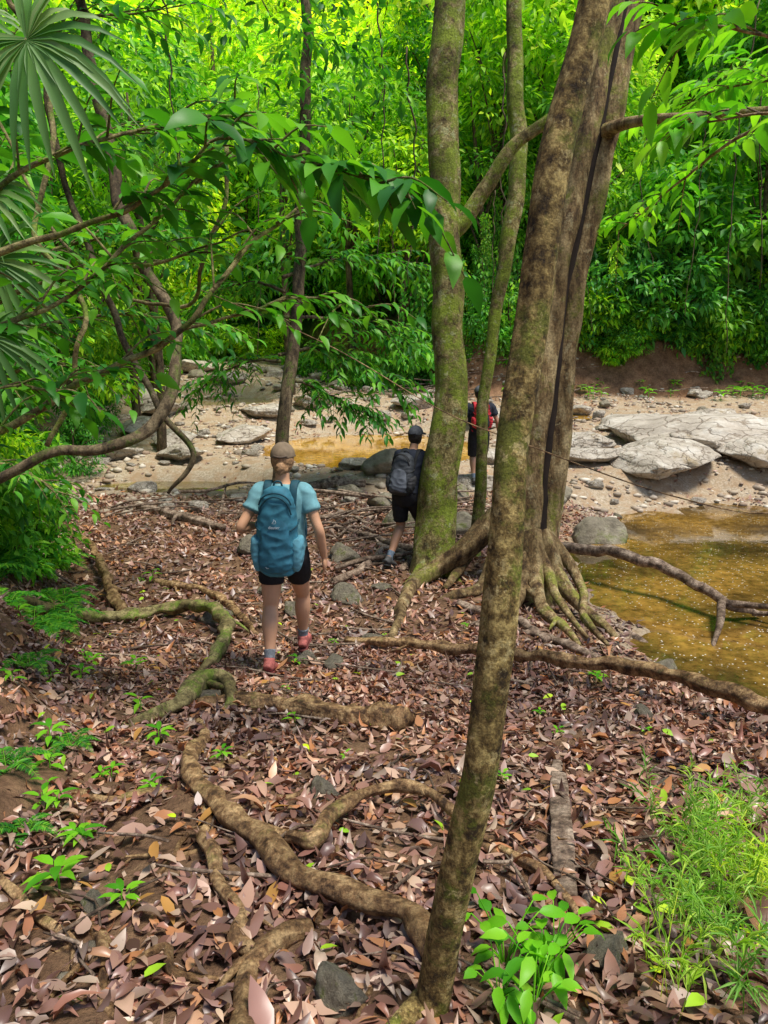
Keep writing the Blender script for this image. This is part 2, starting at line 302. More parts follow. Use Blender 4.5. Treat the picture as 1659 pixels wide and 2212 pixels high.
for x,y,s in [(8.6,18.6,.7),(7.4,17.4,.5),(6.2,15.9,.45),(9.9,19.8,.7),(11.6,20,.7),(6.9,18.9,.5)]:rock(x,y,s,False,-.8,1.2)
def near(x,y):return abs(x-1.8)<.6 and abs(y-14)<1.5
cnt=0
while cnt<215:
    x,y=random.uniform(-10,13),random.uniform(12.3,36);qq=float(poolq(np.array(x),np.array(y)));a,b=zones(np.array(x),np.array(y))
    if qq<1.0 or a>.2 or b>.3 or near(x,y):continue
    rock(x,y,random.uniform(.10,.34)*(1 if random.random()<.85 else 1.5)*(1.5 if y>25 else 1),random.random()<.15);cnt+=1
def scatter(n,x0,x1,y0,y1,f):
    x=rng.uniform(x0,x1,n);y=rng.uniform(y0,y1,n);k=f(x,y)>rng.uniform(0,1,n);return x[k],y[k]
def peb(x,y,s):
    T,F=ell((0,0,0),(1,1,.6),1);n=len(x);T=T[None]*(1+rng.uniform(-.25,.25,(n,len(T),1)));T=T*(s[:,None,None]*np.stack([np.ones(n),rng.uniform(.6,1,n),rng.uniform(.5,1,n)],1)[:,None])
    a=rng.uniform(0,6.28,n)[:,None];X=T[...,0]*np.cos(a)-T[...,1]*np.sin(a);Y=T[...,0]*np.sin(a)+T[...,1]*np.cos(a)
    V=np.stack([X+x[:,None],Y+y[:,None],T[...,2]+(H(x,y)+s*.15)[:,None]],2);FF=F[None]+(np.arange(n)*T.shape[1])[:,None,None];return V.reshape(-1,3),FF.reshape(-1,3)
def fb(x,y):
    a,b=zones(x,y);return ((poolq(x,y)>.98)&(a<.4)&(b<.8))*(.2+.8*(wob(x*.7,y*.9)>.0))
x,y=scatter(19000,-11,15,12,36,fb);s=.025+.10*rng.uniform(0,1,len(x))**3
mpeb,nt,p=newmat("pebble_stone");gg=N(nt,'ShaderNodeNewGeometry');cc=ramp(nt,gg.outputs['Random Per Island'],[(0,(.20,.15,.11)),(.3,(.46,.38,.28)),(.6,(.33,.23,.16)),(.8,(.60,.52,.41)),(1,(.72,.66,.55))]);nt.links.new(cc,p.inputs['Base Color']);p.inputs['Roughness'].default_value=.85
tag(mk("pebbles",peb(x,y,s),mpeb),"loose pale pebbles covering the stream bed","pebbles",kind="stuff")
x,y=scatter(700,-3,4,1.2,12,lambda x,y:(poolq(x,y)>1)*1.);s=.008+.022*rng.uniform(0,1,len(x))**2
tag(mk("gravel",peb(x,y,s),R_moss),"small stones scattered through the leaf litter","gravel",kind="stuff")
# leaf litter
def litter(x,y,L,t,tilt=.45,lift=.02,cu=1.8):
    n=len(x);e=.03;gxn=(H(x+e,y)-H(x-e,y))/(2*e);gyn=(H(x,y+e)-H(x,y-e))/(2*e);nn=nrmz(np.stack([-gxn,-gyn,np.ones(n)],1)+rng.normal(0,tilt,(n,3))*np.array([1,1,.2]))
    d=rng.normal(size=(n,3));d=nrmz(d-nn*(d*nn).sum(1)[:,None])
    pos=np.stack([x,y,H(x,y)+rng.uniform(.004,lift,n)],1)
    return leaves(pos,d,nn,L,L*rng.uniform(.28,.56,n),t,rng.normal(.3,cu,n))
def fl(x,y):
    bare=np.exp(-(((x+.92)/.25)**2+((y-2.45)/.6)**2));bare2=np.exp(-(((x+.05)/.22)**2+((y-3.5)/.4)**2))*.6;bare3=np.exp(-(((x+.65)/.25)**2+((y-4.9)/1.)**2))*.35
    return (poolq(x,y)>1.03)*np.clip(1-.93*bare-bare2-bare3,0,1)*(.75+.25*(wob(x*1.5,y*1.7)>-.3))
x,y=scatter(46000,-3.2,3.4,1.1,6.5,fl);k=np.abs(x)<.3+.62*y;x,y=x[k],y[k]
L=.03+.07*rng.uniform(0,1,len(x))**1.2;L=L*np.where(rng.uniform(0,1,len(x))<.08,1.6,1)
x2,y2=scatter(36000,-6,7,6.5,13.5,fl);L2=rng.uniform(.05,.14,len(x2))
x3,y3=scatter(17000,-11,15,13,28,lambda x,y:fl(x,y)*(.2+.8*(wob(x*.5+3,y*.8)>.2)));L3=rng.uniform(.06,.16,len(x3))
tag(mk("leaf_litter",cat([litter(x,y,L,LF,.36,.035),litter(x2,y2,L2,LM,.45,.03),litter(x3,y3,L3,LM,.4)]),M_lit),"dry curled brown and mauve leaves carpeting the ground","leaf litter",kind="stuff")
def leafone(mat,L):
    V,F=leaves([[0,-L/2,0]],[[0,1,0]],[[0,0,1]],L,L*.45,LF,np.array([.7]));return mesh("fallen_leaf",V,F,mat)
FL=[(leafone(M_yel,.08),"bright yellow-green fallen leaf lying on brown litter"),(leafone(M_yel,.055),"bright yellow-green fallen leaf lying on brown litter"),(leafone(M_org,.10),"orange fallen leaf lying on brown litter"),(leafone(M_org,.07),"orange fallen leaf lying on brown litter")]
c=0
while c<200:
    y=1.5+random.random()**1.1*8;x=random.uniform(-.55,.55)*y
    if float(poolq(np.array(x),np.array(y)))<1.05:continue
    m,lb=random.choice(FL);o=obj("fallen_leaf",m,None,(x,y,h(x,y)+.045),(random.gauss(0,.3),random.gauss(0,.3),random.uniform(0,6.28)));tag(o,lb,"leaf","bright fallen leaves");c+=1
for k in range(170):
    y=random.uniform(1.4,11);x=random.uniform(-.5,.5)*y;a=random.uniform(0,3.14);L=random.uniform(.12,.6)*(1 if y<5 else 1.8)
    if float(poolq(np.array(x),np.array(y)))<1.1:continue
    P=[(x+math.cos(a)*L*t+random.gauss(0,.02),y+math.sin(a)*L*t+random.gauss(0,.02),0) for t in (-.5,-.15,.2,.5)];P=[(px,py,h(px,py)+.03+random.uniform(0,.03)) for px,py,_ in P]
    r=random.uniform(.003,.008)*(1 if y<5 else 1.8);tag(mk("stick",tube(P,[r,r*.9,r*.8,r*.4],6,.2,3,k),B_dead,None,P[0]),"thin dry broken stick lying on leaf litter","stick","dry sticks on the ground")
for k in range(130):
    x,y=random.choice([(random.gauss(-1.5,1.6),random.gauss(12.3,.5)),(random.gauss(1.8,1.5),random.gauss(25.6,.6)),(random.gauss(.6,1.),random.gauss(12.2,.7)),(random.gauss(-.3,.6),random.gauss(10.6,.6)),(random.gauss(2.5,1.2),random.gauss(26,.5)),(random.uniform(3,15),random.gauss(25.9,.4))]);a=random.gauss(0.1,.6);L=random.uniform(.6,2.2)
    z=h(x,y)+random.uniform(.03,.22);P=[(x+math.cos(a)*L*t,y+math.sin(a)*L*t+random.gauss(0,.04),z+random.gauss(0,.03)+t*random.uniform(-.1,.3)) for t in (-.5,-.2,.15,.5)]
    r=random.uniform(.012,.035);tag(mk("driftwood",tube(P,[r,r,r*.8,r*.4],6,.25,3,k),B_dead,None,P[0]),"bleached driftwood branch tangled on the stream bank","driftwood","driftwood branches beside the stream")
# ------------------------------------------------------------ roots
def groot(name,pts,R,mat,label,zo=.4,seg=20,rough=.3,zs=None,catg="root",kink=.035,stubs=2):
    P=[]
    for k,(x,y) in enumerate(pts):
        x/=100;y/=100;P.append((x,y,h(x,y)+(R[k]*zo if zs is None else zs[k])))
    sd=int(abs(pts[0][0]));parts=[tube(P,R,seg,rough,14,sd,12,kink=kink,rv=.45)];r=np.random.default_rng(sd)
    for _ in range(stubs):
        i=r.integers(1,len(P)-1) if len(P)>2 else 0;b=np.array(P[i]);a=r.uniform(0,6.28);l=R[i]*r.uniform(4,9);e=b+[math.cos(a)*l,math.sin(a)*l,0];e[2]=h(e[0],e[1])-.01
        parts.append(tube([b,(b+e)/2+[0,0,R[i]*.3],e],[R[i]*.5,R[i]*.3,R[i]*.12],8,.3,5,sd+_,12,kink=.02))
    o=mk(name,cat(parts),mat,None,P[0]);tag(o,label,catg);return o
groot("tree_root",[(-112,410),(-101,378),(-92,316),(-69,273),(-47,244),(-30,218),(-10,206),(4,197),(13,183),(16,170)],[.02,.03,.036,.042,.042,.04,.038,.036,.034,.03],B_root,"long glossy winding tan root running to a trunk base",1.2,zs=[0,.03,.05,.06,.06,.06,.06,.06,.06,.05],kink=.03)
groot("tree_root",[(-55,262),(-38,248),(-25,238),(-17,265),(-2,281),(17,275),(31,255),(40,240)],[.02,.024,.028,.028,.026,.026,.024,.018],B_root,"smooth arching brown root looping over leaves",1.,zs=[.03,.04,.07,.09,.11,.11,.07,.0],kink=.025)
groot("tree_root",[(-78,290),(-70,260),(-68,247),(-58,224),(-45,200),(-43,188),(-34,180)],[.015,.02,.024,.026,.026,.024,.02],B_root,"pale-tipped root lying along the soil bank",1.1)
groot("tree_root",[(-22,193),(-30,189),(-37,177),(-37,158),(-33,135)],[.02,.03,.032,.03,.03],B_root,"short thick yellow-green root emerging from soil",1.1,kink=.02)
groot("tree_root",[(-60,150),(-75,165),(-85,190),(-100,210),(-120,225)],[.016,.018,.017,.015,.008],B_root,"brown root half buried in the soil bank",.8)
groot("tree_root",[(-140,300),(-118,290),(-95,300),(-75,330),(-68,360)],[.02,.024,.022,.02,.01],B_root,"brown root half buried in the soil bank",.8)
groot("fallen_log",[(-118,434),(-99,441),(-61,429),(-25,412),(11,392)],[.03,.045,.055,.062,.072],B_root,"thick stubby root log with rounded broken end",.9,catg="log")
groot("tree_root",[(-150,390),(-138,405),(-126,430),(-122,460),(-112,470),(-99,441),(-100,425)],[.025,.04,.05,.058,.05,.04,.03],B_moss,"knobbly mossy root knot rising from soil",.8,zs=[0,.02,.06,.12,.12,.05,0])
groot("tree_root",[(-330,606),(-313,680),(-269,700),(-220,715),(-172,690),(-143,632),(-136,570),(-138,520)],[.045,.055,.06,.065,.065,.06,.05,.035],B_moss,"green mossy root arching out over the path",.8,zs=[.1,.1,.05,.1,.2,.2,.12,0])
groot("tree_root",[(-427,1016),(-370,920),(-310,800),(-261,707)],[.035,.05,.055,.05],B_root,"orange-tan exposed root sloping down the bank",.9,zs=[.2,.2,.15,.05])
groot("tree_root",[(-275,850),(-245,830),(-214,818),(-170,760),(-145,707),(-120,660)],[.04,.05,.05,.045,.04,.03],B_root,"tan root crossing the leaf-covered trail",.8)
groot("tree_root",[(-133,225),(-112,204),(-93,187),(-85,175)],[.014,.016,.014,.009],B_root,"thin tan root running down bare soil",1.1)
groot("tree_root",[(40,250),(48,235),(55,225),(62,205),(55,190)],[.012,.018,.02,.016,.01],B_root,"twisted pale root beside a slender trunk",1.2)
for k in range(34):
    y=random.uniform(1.7,5.8);x=random.uniform(-.45,.14)*y-.1;a=random.uniform(-.3,2.2);L=random.uniform(.25,.9);r=random.uniform(.005,.014);pts=[((x+math.cos(a)*L*t+random.gauss(0,.04))*100,(y+math.sin(a)*L*t+random.gauss(0,.05))*100) for t in (-.5,-.2,.1,.3,.5)]
    groot("tree_root",pts,[r*.7,r,r,r*.8,r*.4],B_root,"thin wiry root snaking through the leaf litter",1.4,seg=8,rough=.2,stubs=1)
groot("fallen_branch",[(-35,640),(29,605),(83,563),(129,519),(179,463),(205,412),(230,350)],[.025,.038,.044,.046,.048,.046,.042],B_root,"long straight pale branch fallen across the trail",1.2,zs=[.06,.12,.14,.17,.2,.2,.16],catg="branch",kink=.04)
P=[(2.24,10.16,-.05),(2.98,9.2,.1),(3.5,8.7,.02),(3.84,8.0,-.15),(4.26,8.0,-.3)]
tag(mk("fallen_branch",cat([tube(P,[.075,.07,.065,.06,.03],12,.3,8,3,kink=.06),tube([P[3],(3.6,7.5,-.22),(3.4,7.2,-.38)],[.05,.04,.02],10,.3,6,4),tube([P[3],(4.3,7.7,-.1),(4.4,7.5,.0)],[.04,.025,.01],8,.3,6,5),tube([(4.2,8,-.28),(4.4,7.8,-.2),(4.5,7.9,-.1)],[.03,.02,.01],8,.3,6,5)]),B_dead,None,P[0]),"bare curved dead branch reaching into the pool","branch")
for pts,r in [([(-420,1240),(-340,1180),(-250,1120)],.08),([(-150,1380),(-90,1385),(-35,1380)],.09),([(-10,1020),(35,960),(20,900)],.05),([(80,760),(130,690),(150,640)],.05),([(-80,1120),(20,1010),(60,980)],.05),([(250,780),(300,680),(320,560)],.05),([(200,560),(150,650),(90,690)],.035),([(200,620),(250,560),(300,480)],.04),([(-60,860),(-20,930),(0,1010)],.05)]:
    groot("dead_log",pts,[r*.8,r,r*.7],B_dead,"dark dead log lying across leaf litter",.9,catg="log")
V,F=loft([(.60,2.12,h(.6,2.12)+.03,.036,.010),(.70,2.6,h(.7,2.6)+.045,.042,.012),(.80,3.05,h(.8,3.05)+.045,.038,.011),(.88,3.42,h(.88,3.42)+.03,.022,.008)],16,14,6)
V=V+np.array([[mnoise.noise(Vector((p[0]*14,p[1]*4,p[2]*14))+Vector((j*5.,0,0)))*.007 for j in (0,1,2)] for p in V]);tag(mk("wooden_board",(V,F),B_dead,None,(.7,2.6,h(.7,2.6))),"weathered flat brown board lying on dry leaves","board")
# ------------------------------------------------------------ main trees
def tree(base,label,parts,name="tree"):
    e=empty(name,base);tag(e,label,"tree")
    for n,vf,m in parts: mk(n,vf,m,e,base)
    return e
fg=[(.10,1.64,.75),(.12,1.63,.89),(.17,1.61,1.26),(.23,1.59,1.65),(.265,1.60,1.94),(.274,1.62,2.154),(.29,1.66,2.413),(.33,1.70,2.717),(.37,1.72,3.01),(.44,1.74,3.33),(.5,1.73,3.7),(.6,1.7,4.6)]
tree((.10,1.64,h(.10,1.64)),"slender leaning trunk with flaky tan and mossy bark",[("trunk",tube(fg,[.058,.047,.042,.041,.042,.038,.036,.036,.036,.035,.034,.03],40,.10,22,2,12,kink=.012,kf=2.5),B_fg),("root",cat([tube([(.12,1.63,.95),(.2,1.75,.84),(.32,1.9,.82)],[.03,.025,.012],10,.3,6,1),tube([(.1,1.63,.95),(0,1.5,.95),(-.1,1.4,.95)],[.03,.025,.012],10,.3,6,2)]),B_fg)])
t2=[(.58,9.0,-.25),(.60,9.04,-.05),(.66,9.15,.5),(.72,9.26,.97),(.83,9.37,1.95),(.81,9.59,2.98),(.75,9.72,4.10),(.715,9.91,5.48),(.78,10.1,6.82),(.85,10.3,8.2)]
tree((.58,9.0,h(.58,9)),"upright trunk with thick green moss and lichen on rough bark",[("trunk",tube(t2,[.36,.28,.25,.235,.205,.205,.2,.195,.19,.16],40,.11,14,4,4,kink=.05,kf=1.4),B_t2),
 ("branch",tube([(.82,9.75,4.05),(.95,9.75,4.21),(1.26,9.74,4.64),(1.55,9.73,5.08),(1.95,9.68,5.33),(2.32,9.64,5.62),(2.8,9.5,6.3)],[.1,.1,.09,.08,.07,.06,.05],14,.15,8,5,kink=.06,kf=2.),B_t2),
 ("root",cat([tube([(.6,9.0,.15),(.4,8.7,-.05),(.2,8.4,-.12)],[.12,.08,.03],10,.2,6,1),tube([(.62,9.0,.15),(.8,8.75,-.03),(.95,8.5,-.12)],[.12,.08,.03],10,.2,6,2)]),B_t2)])
th=[(1.24,9.7,-.1),(1.29,9.78,.5),(1.35,10.05,1.78),(1.54,10.37,3.31),(1.8,10.66,5.12),(1.73,10.92,6.34),(1.77,11.24,7.85)]
tree((1.24,9.7,h(1.24,9.7)),"thin sinuous trunk with patchy moss",[("trunk",tube(th,[.10,.078,.075,.092,.115,.11,.1],22,.12,14,6,4,kink=.05,kf=1.6),B_t2)])
lt=[(-1.76,11.65,-.1),(-1.72,11.78,.30),(-1.61,12.06,1.62),(-1.42,12.37,3.09),(-1.31,12.92,5.66),(-1.24,13.46,8.23),(-1.2,13.6,9.4)]
def clumpleaves(cs,per,rad,L,seed,t=LM,drp=.5,wf=1.):
    r=np.random.default_rng(seed);P=[];D=[];NN=[]
    for c in cs:
        o=r.normal(0,1,(per,3));o=nrmz(o)*r.uniform(.2,1,(per,1))**.6*rad*r.uniform(.7,1.25);o[:,2]*=.6;P.append(np.array(c)+o);D.append(nrmz(o)+r.normal(0,.4,(per,3))-[0,0,drp]);NN.append(r.normal(0,.45,(per,3))+[0,0,1])
    P=np.concatenate(P);n=len(P);LLn=L*r.uniform(.6,1.25,n);return leaves(P,np.concatenate(D),np.concatenate(NN),LLn,LLn*r.uniform(.3,.45,n)*wf,t)
cl=[(-1.3+random.gauss(0,.8),12.6+random.gauss(0,.6),random.uniform(3.5,9)) for _ in range(44)]
tree((-1.76,11.65,h(-1.76,11.65)),"thin dark straight trunk with sparse leafy twigs",[("trunk",tube(lt,[.16,.12,.11,.10,.09,.08,.06],16,.12,10,7,5,kink=.05,kf=1.5),B_dk),("crown",clumpleaves(cl,34,.5,.2,3,LF),M_near)])
sp=np.array([(1.68,8.41,-.14),(1.80,8.52,.82),(1.94,8.70,2.16),(2.05,8.82,3.205),(2.29,8.99,4.48),(2.63,9.26,6.24),(2.85,9.4,7.6)])
A=sp+np.array([-.12,-.03,0]);A[0]+=[.05,0,-.2];B=sp+np.array([.13,.03,0]);B[0]+=[-.02,0,-.2];Cc=sp+np.array([.02,.06,0])
tree((1.68,8.41,h(1.68,8.41)),"leaning twin-stemmed trunk split by a long dark hollow",[
 ("trunk",cat([tube(A,[.25,.19,.15,.14,.135,.13,.125],36,.15,14,11,4,kink=.04,kf=1.4),tube(B,[.25,.17,.14,.125,.12,.12,.115],36,.18,14,12,4,kink=.05,kf=1.4)]),B_sp),
 ("hollow",tube(Cc+[0,-.09,0],[.2,.12,.075,.06,.05,.045,.04],14,.2,8,13),M_hollow),  # solid near-black tube, the split's shade put into its colour
 ("root",tube([(1.62,8.5,1.05),(1.45,8.65,.80),(1.25,8.72,.55),(.95,8.68,.28),(.6,8.6,.08),(.35,8.3,-.02),(.18,7.6,-.03),(.12,7.0,-.02),(.12,6.3,-.05)],[.12,.15,.15,.12,.095,.08,.065,.05,.03],20,.25,10,14,4,kink=.08,kf=2),B_sp),
 ("root",tube([(1.5,8.5,.6),(1.3,8.3,.25),(1.1,8.1,.0),(.75,7.9,-.06),(.55,7.6,-.15)],[.14,.11,.08,.06,.03],18,.2,10,15,4,kink=.08,kf=2),B_sp),
 ("root",tube([(1.35,8.7,.6),(1.1,8.85,.3),(.9,8.6,.05),(.7,8.2,-.05)],[.1,.09,.06,.03],14,.2,10,25,4,kink=.08,kf=2),B_sp),
 ("root",tube([(1.8,8.35,.6),(1.95,8.1,.15),(2.15,7.75,-.1),(2.35,7.5,-.22),(2.5,7.3,-.4)],[.13,.10,.065,.05,.025],18,.2,10,16,4,kink=.08,kf=2),B_sp),
 ("root",tube([(1.72,8.3,.6),(1.72,8.0,.18),(1.68,7.5,-.05),(1.78,7.0,-.05),(1.82,6.5,-.08)],[.14,.10,.06,.045,.02],18,.2,10,17,4,kink=.09,kf=2),B_sp),
 ("root",tube([(1.62,8.3,.55),(1.5,7.95,.15),(1.38,7.5,-.05),(1.35,7.0,-.06),(1.3,6.5,-.1)],[.14,.10,.06,.045,.02],18,.2,10,18,4,kink=.09,kf=2),B_sp),
 ("root",tube([(1.75,8.2,.4),(1.85,7.85,.1),(1.9,7.4,-.08),(2.05,7.0,-.15)],[.07,.055,.04,.02],12,.2,10,28,4,kink=.09,kf=2),B_sp),
 ("root",tube([(1.55,8.2,.35),(1.6,7.8,.08),(1.75,7.3,-.03),(1.6,6.9,-.08)],[.05,.04,.03,.015],12,.2,10,38,4,kink=.1,kf=2),B_sp),
 ("root",tube([(1.9,8.4,.5),(2.1,8.2,.2),(2.2,7.9,-.0),(2.1,7.2,-.1),(2.15,6.8,-.15)],[.1,.07,.05,.04,.02],14,.2,10,19,4,kink=.08,kf=2),B_sp),
 ("branch",tube([(2.3,9.1,5.0),(2.47,9.11,5.05),(2.61,8.7,5.06),(2.77,8.17,4.95),(3.07,7.63,4.83),(3.54,7.09,4.70),(4.2,6.6,4.6)],[.12,.10,.06,.045,.038,.034,.03],12,.15,8,20,4,kink=.06,kf=2),B_sp)])
# ------------------------------------------------------------ lianas
def vine(P,R,mat,label,name="liana",catg="vine",seed=1,rough=.15,seg=12,kink=0.):
    return tag(mk(name,tube(P,R,seg,rough,10,seed,6,kink=kink,kf=3),mat,None,tuple(P[0])),label,catg)
vine([(-2.9,7.5,7),(-2.68,7.29,5.65),(-2.44,7.04,4.46),(-2.13,6.64,3.55),(-1.8,6.41,2.93),(-1.68,6.11,2.48),(-1.85,5.91,2.05),(-2.16,5.77,1.88),(-2.6,5.77,1.85),(-3.1,5.7,1.6)],[.04,.045,.05,.05,.05,.05,.048,.045,.04,.04],B_dk,"thick dark woody liana hanging in a wide loop",seed=3,kink=.05)
vine([(-3.2,7.6,6),(-3.02,7.36,4.54),(-2.68,7.06,3.61),(-2.35,6.8,2.87),(-2.03,6.56,2.19),(-1.74,6.48,1.83),(-1.76,6.48,1.6),(-1.92,6.49,1.4)],[.03,.03,.03,.03,.028,.026,.022,.013],B_dk,"brown crooked liana dangling over the trail",seed=4,kink=.08)
vine([(-2.6,5.6,5.2),(-2.2,5.4,4.2),(-2.3,5.2,3.4),(-2.0,5.1,2.7),(-2.3,5.0,2.0)],[.018]*5,B_moss,"thin mossy liana trailing among leaves",seed=7,kink=.1)
vine([(-3.5,7,5.0),(-2.6,6.4,3.4),(-1.6,5.8,2.95),(-1.2,5.4,3.2),(-1.0,5.2,3.9)],[.014]*5,B_moss,"thin mossy liana trailing among leaves",seed=8,kink=.1)
vine([(-2.18,8.85,3.36),(-.57,7.18,2.71),(.47,6.24,2.15),(1.12,5.58,1.92),(1.94,4.91,1.67),(2.62,4.69,1.6),(3.5,4.5,1.9)],[.005]*7,B_root,"thin taut pale vine strung across the clearing",seed=5,rough=0,seg=6)
for k in range(16):
    x=random.uniform(-4,9);y=random.uniform(12,24);z1=random.uniform(7,11);z0=random.uniform(2.5,5)
    vine([(x,y,z1),(x+random.gauss(0,.15),y,z1*.6+z0*.4),(x+random.gauss(0,.2),y,z0)],[.015,.014,.008],B_dk,"thin dark liana hanging straight down",seed=k,seg=6,kink=.1)
# ------------------------------------------------------------ near leafy understorey
def twig(P,n,L,W,seed,t=LF,droop=.35,sub=6):
    C=cr(P,sub);r=np.random.default_rng(seed);T=np.gradient(C,axis=0);T=nrmz(T);k=np.linspace(len(C)*.15,len(C)-1,n).astype(int)
    pos=C[k]+r.normal(0,.01,(n,3));side=nrmz(np.cross(T[k],[0,0,1.]))*np.where(np.arange(n)%2==0,1,-1)[:,None]
    d=T[k]*.6+side*r.uniform(.5,1.1,(n,1))+np.array([0,0,-droop])*r.uniform(.3,1.5,(n,1));nn=np.array([0,0,1.])+r.normal(0,.3,(n,3))
    l=L*r.uniform(.7,1.2,n);return leaves(pos,d,nn,l,l*W,t)
def bushbranches(main,rad,nsub,sublen,nl,L,W,seed,droop=.35):
    r=np.random.default_rng(seed);tb=[tube(main,rad,10,.2,8,seed,8,kink=.03)];lv=[]
    C=cr(main,8);T=nrmz(np.gradient(C,axis=0))
    for k in np.linspace(len(C)*.25,len(C)-1,nsub).astype(int):
        d=nrmz(T[k]*.8+r.normal(0,.6,3)*[1,1,.5]);l=sublen*r.uniform(.6,1.2);P=[C[k],C[k]+d*l*.5+[0,0,.03],C[k]+d*l+[0,0,-droop*l*.4]]
        tb.append(tube(P,[.008,.005,.0025],5,0,4,seed));lv.append(twig(P,nl,L,W,seed+k,droop=droop))
    return cat(tb),cat(lv)
def understory(base,label,mains,mat,bark=B_moss,stem=None):
    tb=[];lv=[]
    for i,(P,R,ns,sl,nl,L,W) in enumerate(mains):
        a,b=bushbranches(P,R,ns,sl,nl,L,W,31+i*7);tb.append(a);lv.append(b)
    if stem:tb.append(tube(*stem,12,.2,8,9))
    return tree(base,label,[("branch",cat(tb),bark),("foliage",cat(lv),mat)],"understory_tree")
understory((-2.35,4.1,h(-2.35,4.1)),"understory tree with mossy arching branches and large glossy leaves",[
 ([(-2.35,4.1,2.0),(-2.23,3.99,2.13),(-1.93,4.02,2.27),(-1.65,4.06,2.44),(-1.1,4.12,2.73),(-.79,4.31,3.16),(-.5,4.47,3.41)],[.026,.024,.022,.019,.016,.012,.007],13,.45,6,.15,.42),
 ([(-2.35,4.1,2.4),(-1.96,3.7,2.68),(-1.57,3.84,2.89),(-1.22,4.13,3.28),(-.95,4.3,3.57)],[.022,.016,.012,.01,.007],16,.45,7,.16,.42),
 ([(-2.35,4.1,2.7),(-2.29,4.34,2.82),(-1.91,4.49,3.04),(-1.38,4.61,3.13),(-.98,4.74,3.28)],[.022,.016,.014,.011,.005],16,.5,7,.15,.42),
 ([(-2.35,4.1,3.0),(-1.6,3.9,3.2),(-1.13,3.84,3.36),(-.79,3.9,3.63),(-.46,3.77,3.51),(-.15,3.66,3.42),(.1,3.54,3.3)],[.02,.014,.01,.008,.006,.005,.003],22,.35,6,.21,.44),
 ([(-2.35,4.1,3.2),(-1.9,4.3,3.6),(-1.3,4.5,3.85),(-.7,4.6,3.95)],[.018,.014,.01,.005],15,.5,7,.18,.42),
 ([(-1.1,4.12,2.73),(-.8,4.5,2.85),(-.45,4.7,2.95),(-.1,4.9,2.9)],[.01,.008,.006,.003],9,.35,7,.14,.4),
 ([(-2.35,4.1,2.2),(-2.1,3.7,2.35),(-1.8,3.6,2.45),(-1.5,3.6,2.4)],[.014,.01,.006,.003],9,.3,6,.14,.44),
],M_big,stem=([(-2.4,4.1,h(-2.35,4.1)-.1),(-2.35,4.1,2.2),(-2.4,4.15,3.4)],[.07,.05,.03]))
understory((-4.2,6.8,h(-4.2,6.8)),"understory tree with fine twigs crowded with mid-sized leaves",[
 ([(-4.2,6.8,2.6),(-3.5,6.7,3.1),(-2.7,6.6,3.5),(-2.0,6.7,3.6)],[.03,.022,.015,.006],26,.6,9,.16,.38),
 ([(-4.2,6.8,3.2),(-3.5,7.0,4.0),(-2.6,7.2,4.5),(-1.6,7.4,4.6)],[.03,.022,.015,.006],28,.7,9,.17,.38),
 ([(-4.2,6.8,3.6),(-3.6,7.1,4.8),(-2.8,7.4,5.5),(-2.0,7.8,5.8)],[.03,.022,.015,.006],28,.7,9,.17,.38),
 ([(-4.2,6.8,1.9),(-3.6,6.5,2.2),(-3.0,6.3,2.5),(-2.5,6.2,2.5)],[.03,.022,.012,.005],24,.5,9,.15,.38),
 ([(-4.2,6.8,1.5),(-3.6,6.3,1.7),(-3.1,6.1,1.7),(-2.7,6.0,1.5)],[.03,.022,.012,.005],18,.4,8,.13,.38),
 ([(-4.2,6.8,2.3),(-3.5,7.3,2.8),(-2.7,7.8,3.0),(-1.9,8.2,2.9)],[.03,.022,.012,.005],26,.6,9,.16,.38)],M_near,B_moss,stem=([(-4.3,6.8,h(-4.2,6.8)-.1),(-4.2,6.8,2.2),(-4.2,6.8,3.8)],[.08,.06,.03]))
understory((2.7,4.7,h(2.7,4.7)),"sapling with long bright leaves held on thin stems",[
 ([(2.7,4.7,3.6),(2.3,4.5,4.2),(1.83,4.46,4.33),(1.6,4.43,4.3)],[.014,.01,.007,.003],10,.35,7,.22,.36),
 ([(2.7,4.7,3.8),(2.4,4.8,4.0),(2.05,4.9,4.0),(1.85,4.9,3.95)],[.014,.01,.007,.003],8,.32,7,.22,.36),
 ([(2.7,4.7,3.9),(2.5,4.4,4.5),(2.1,4.2,4.8),(1.7,4.2,4.8)],[.014,.01,.007,.003],12,.4,8,.22,.36)],M_lime,B_root,stem=([(2.9,4.7,h(2.9,4.7)-.1),(2.8,4.7,2.5),(2.7,4.7,4.2)],[.04,.03,.02]))
understory((3.4,8.2,h(1.9,8.2)),"leafy branches drooping over the pool edge",[
 ([(3.54,7.09,4.7),(3.2,7.6,4.5),(2.9,8.4,4.2),(2.7,9.0,4.0)],[.02,.014,.01,.005],12,.5,9,.21,.38),
 ([(3.54,7.09,4.7),(3.9,7.9,5.2),(3.6,8.8,5.4),(3.2,9.6,5.3)],[.02,.014,.01,.005],18,.6,9,.23,.38),
 ([(4.2,6.6,4.6),(4.6,7.9,5.4),(4.5,9.0,5.8),(4.0,10,5.9)],[.02,.014,.01,.005],18,.6,9,.23,.38)],M_lime,B_sp)
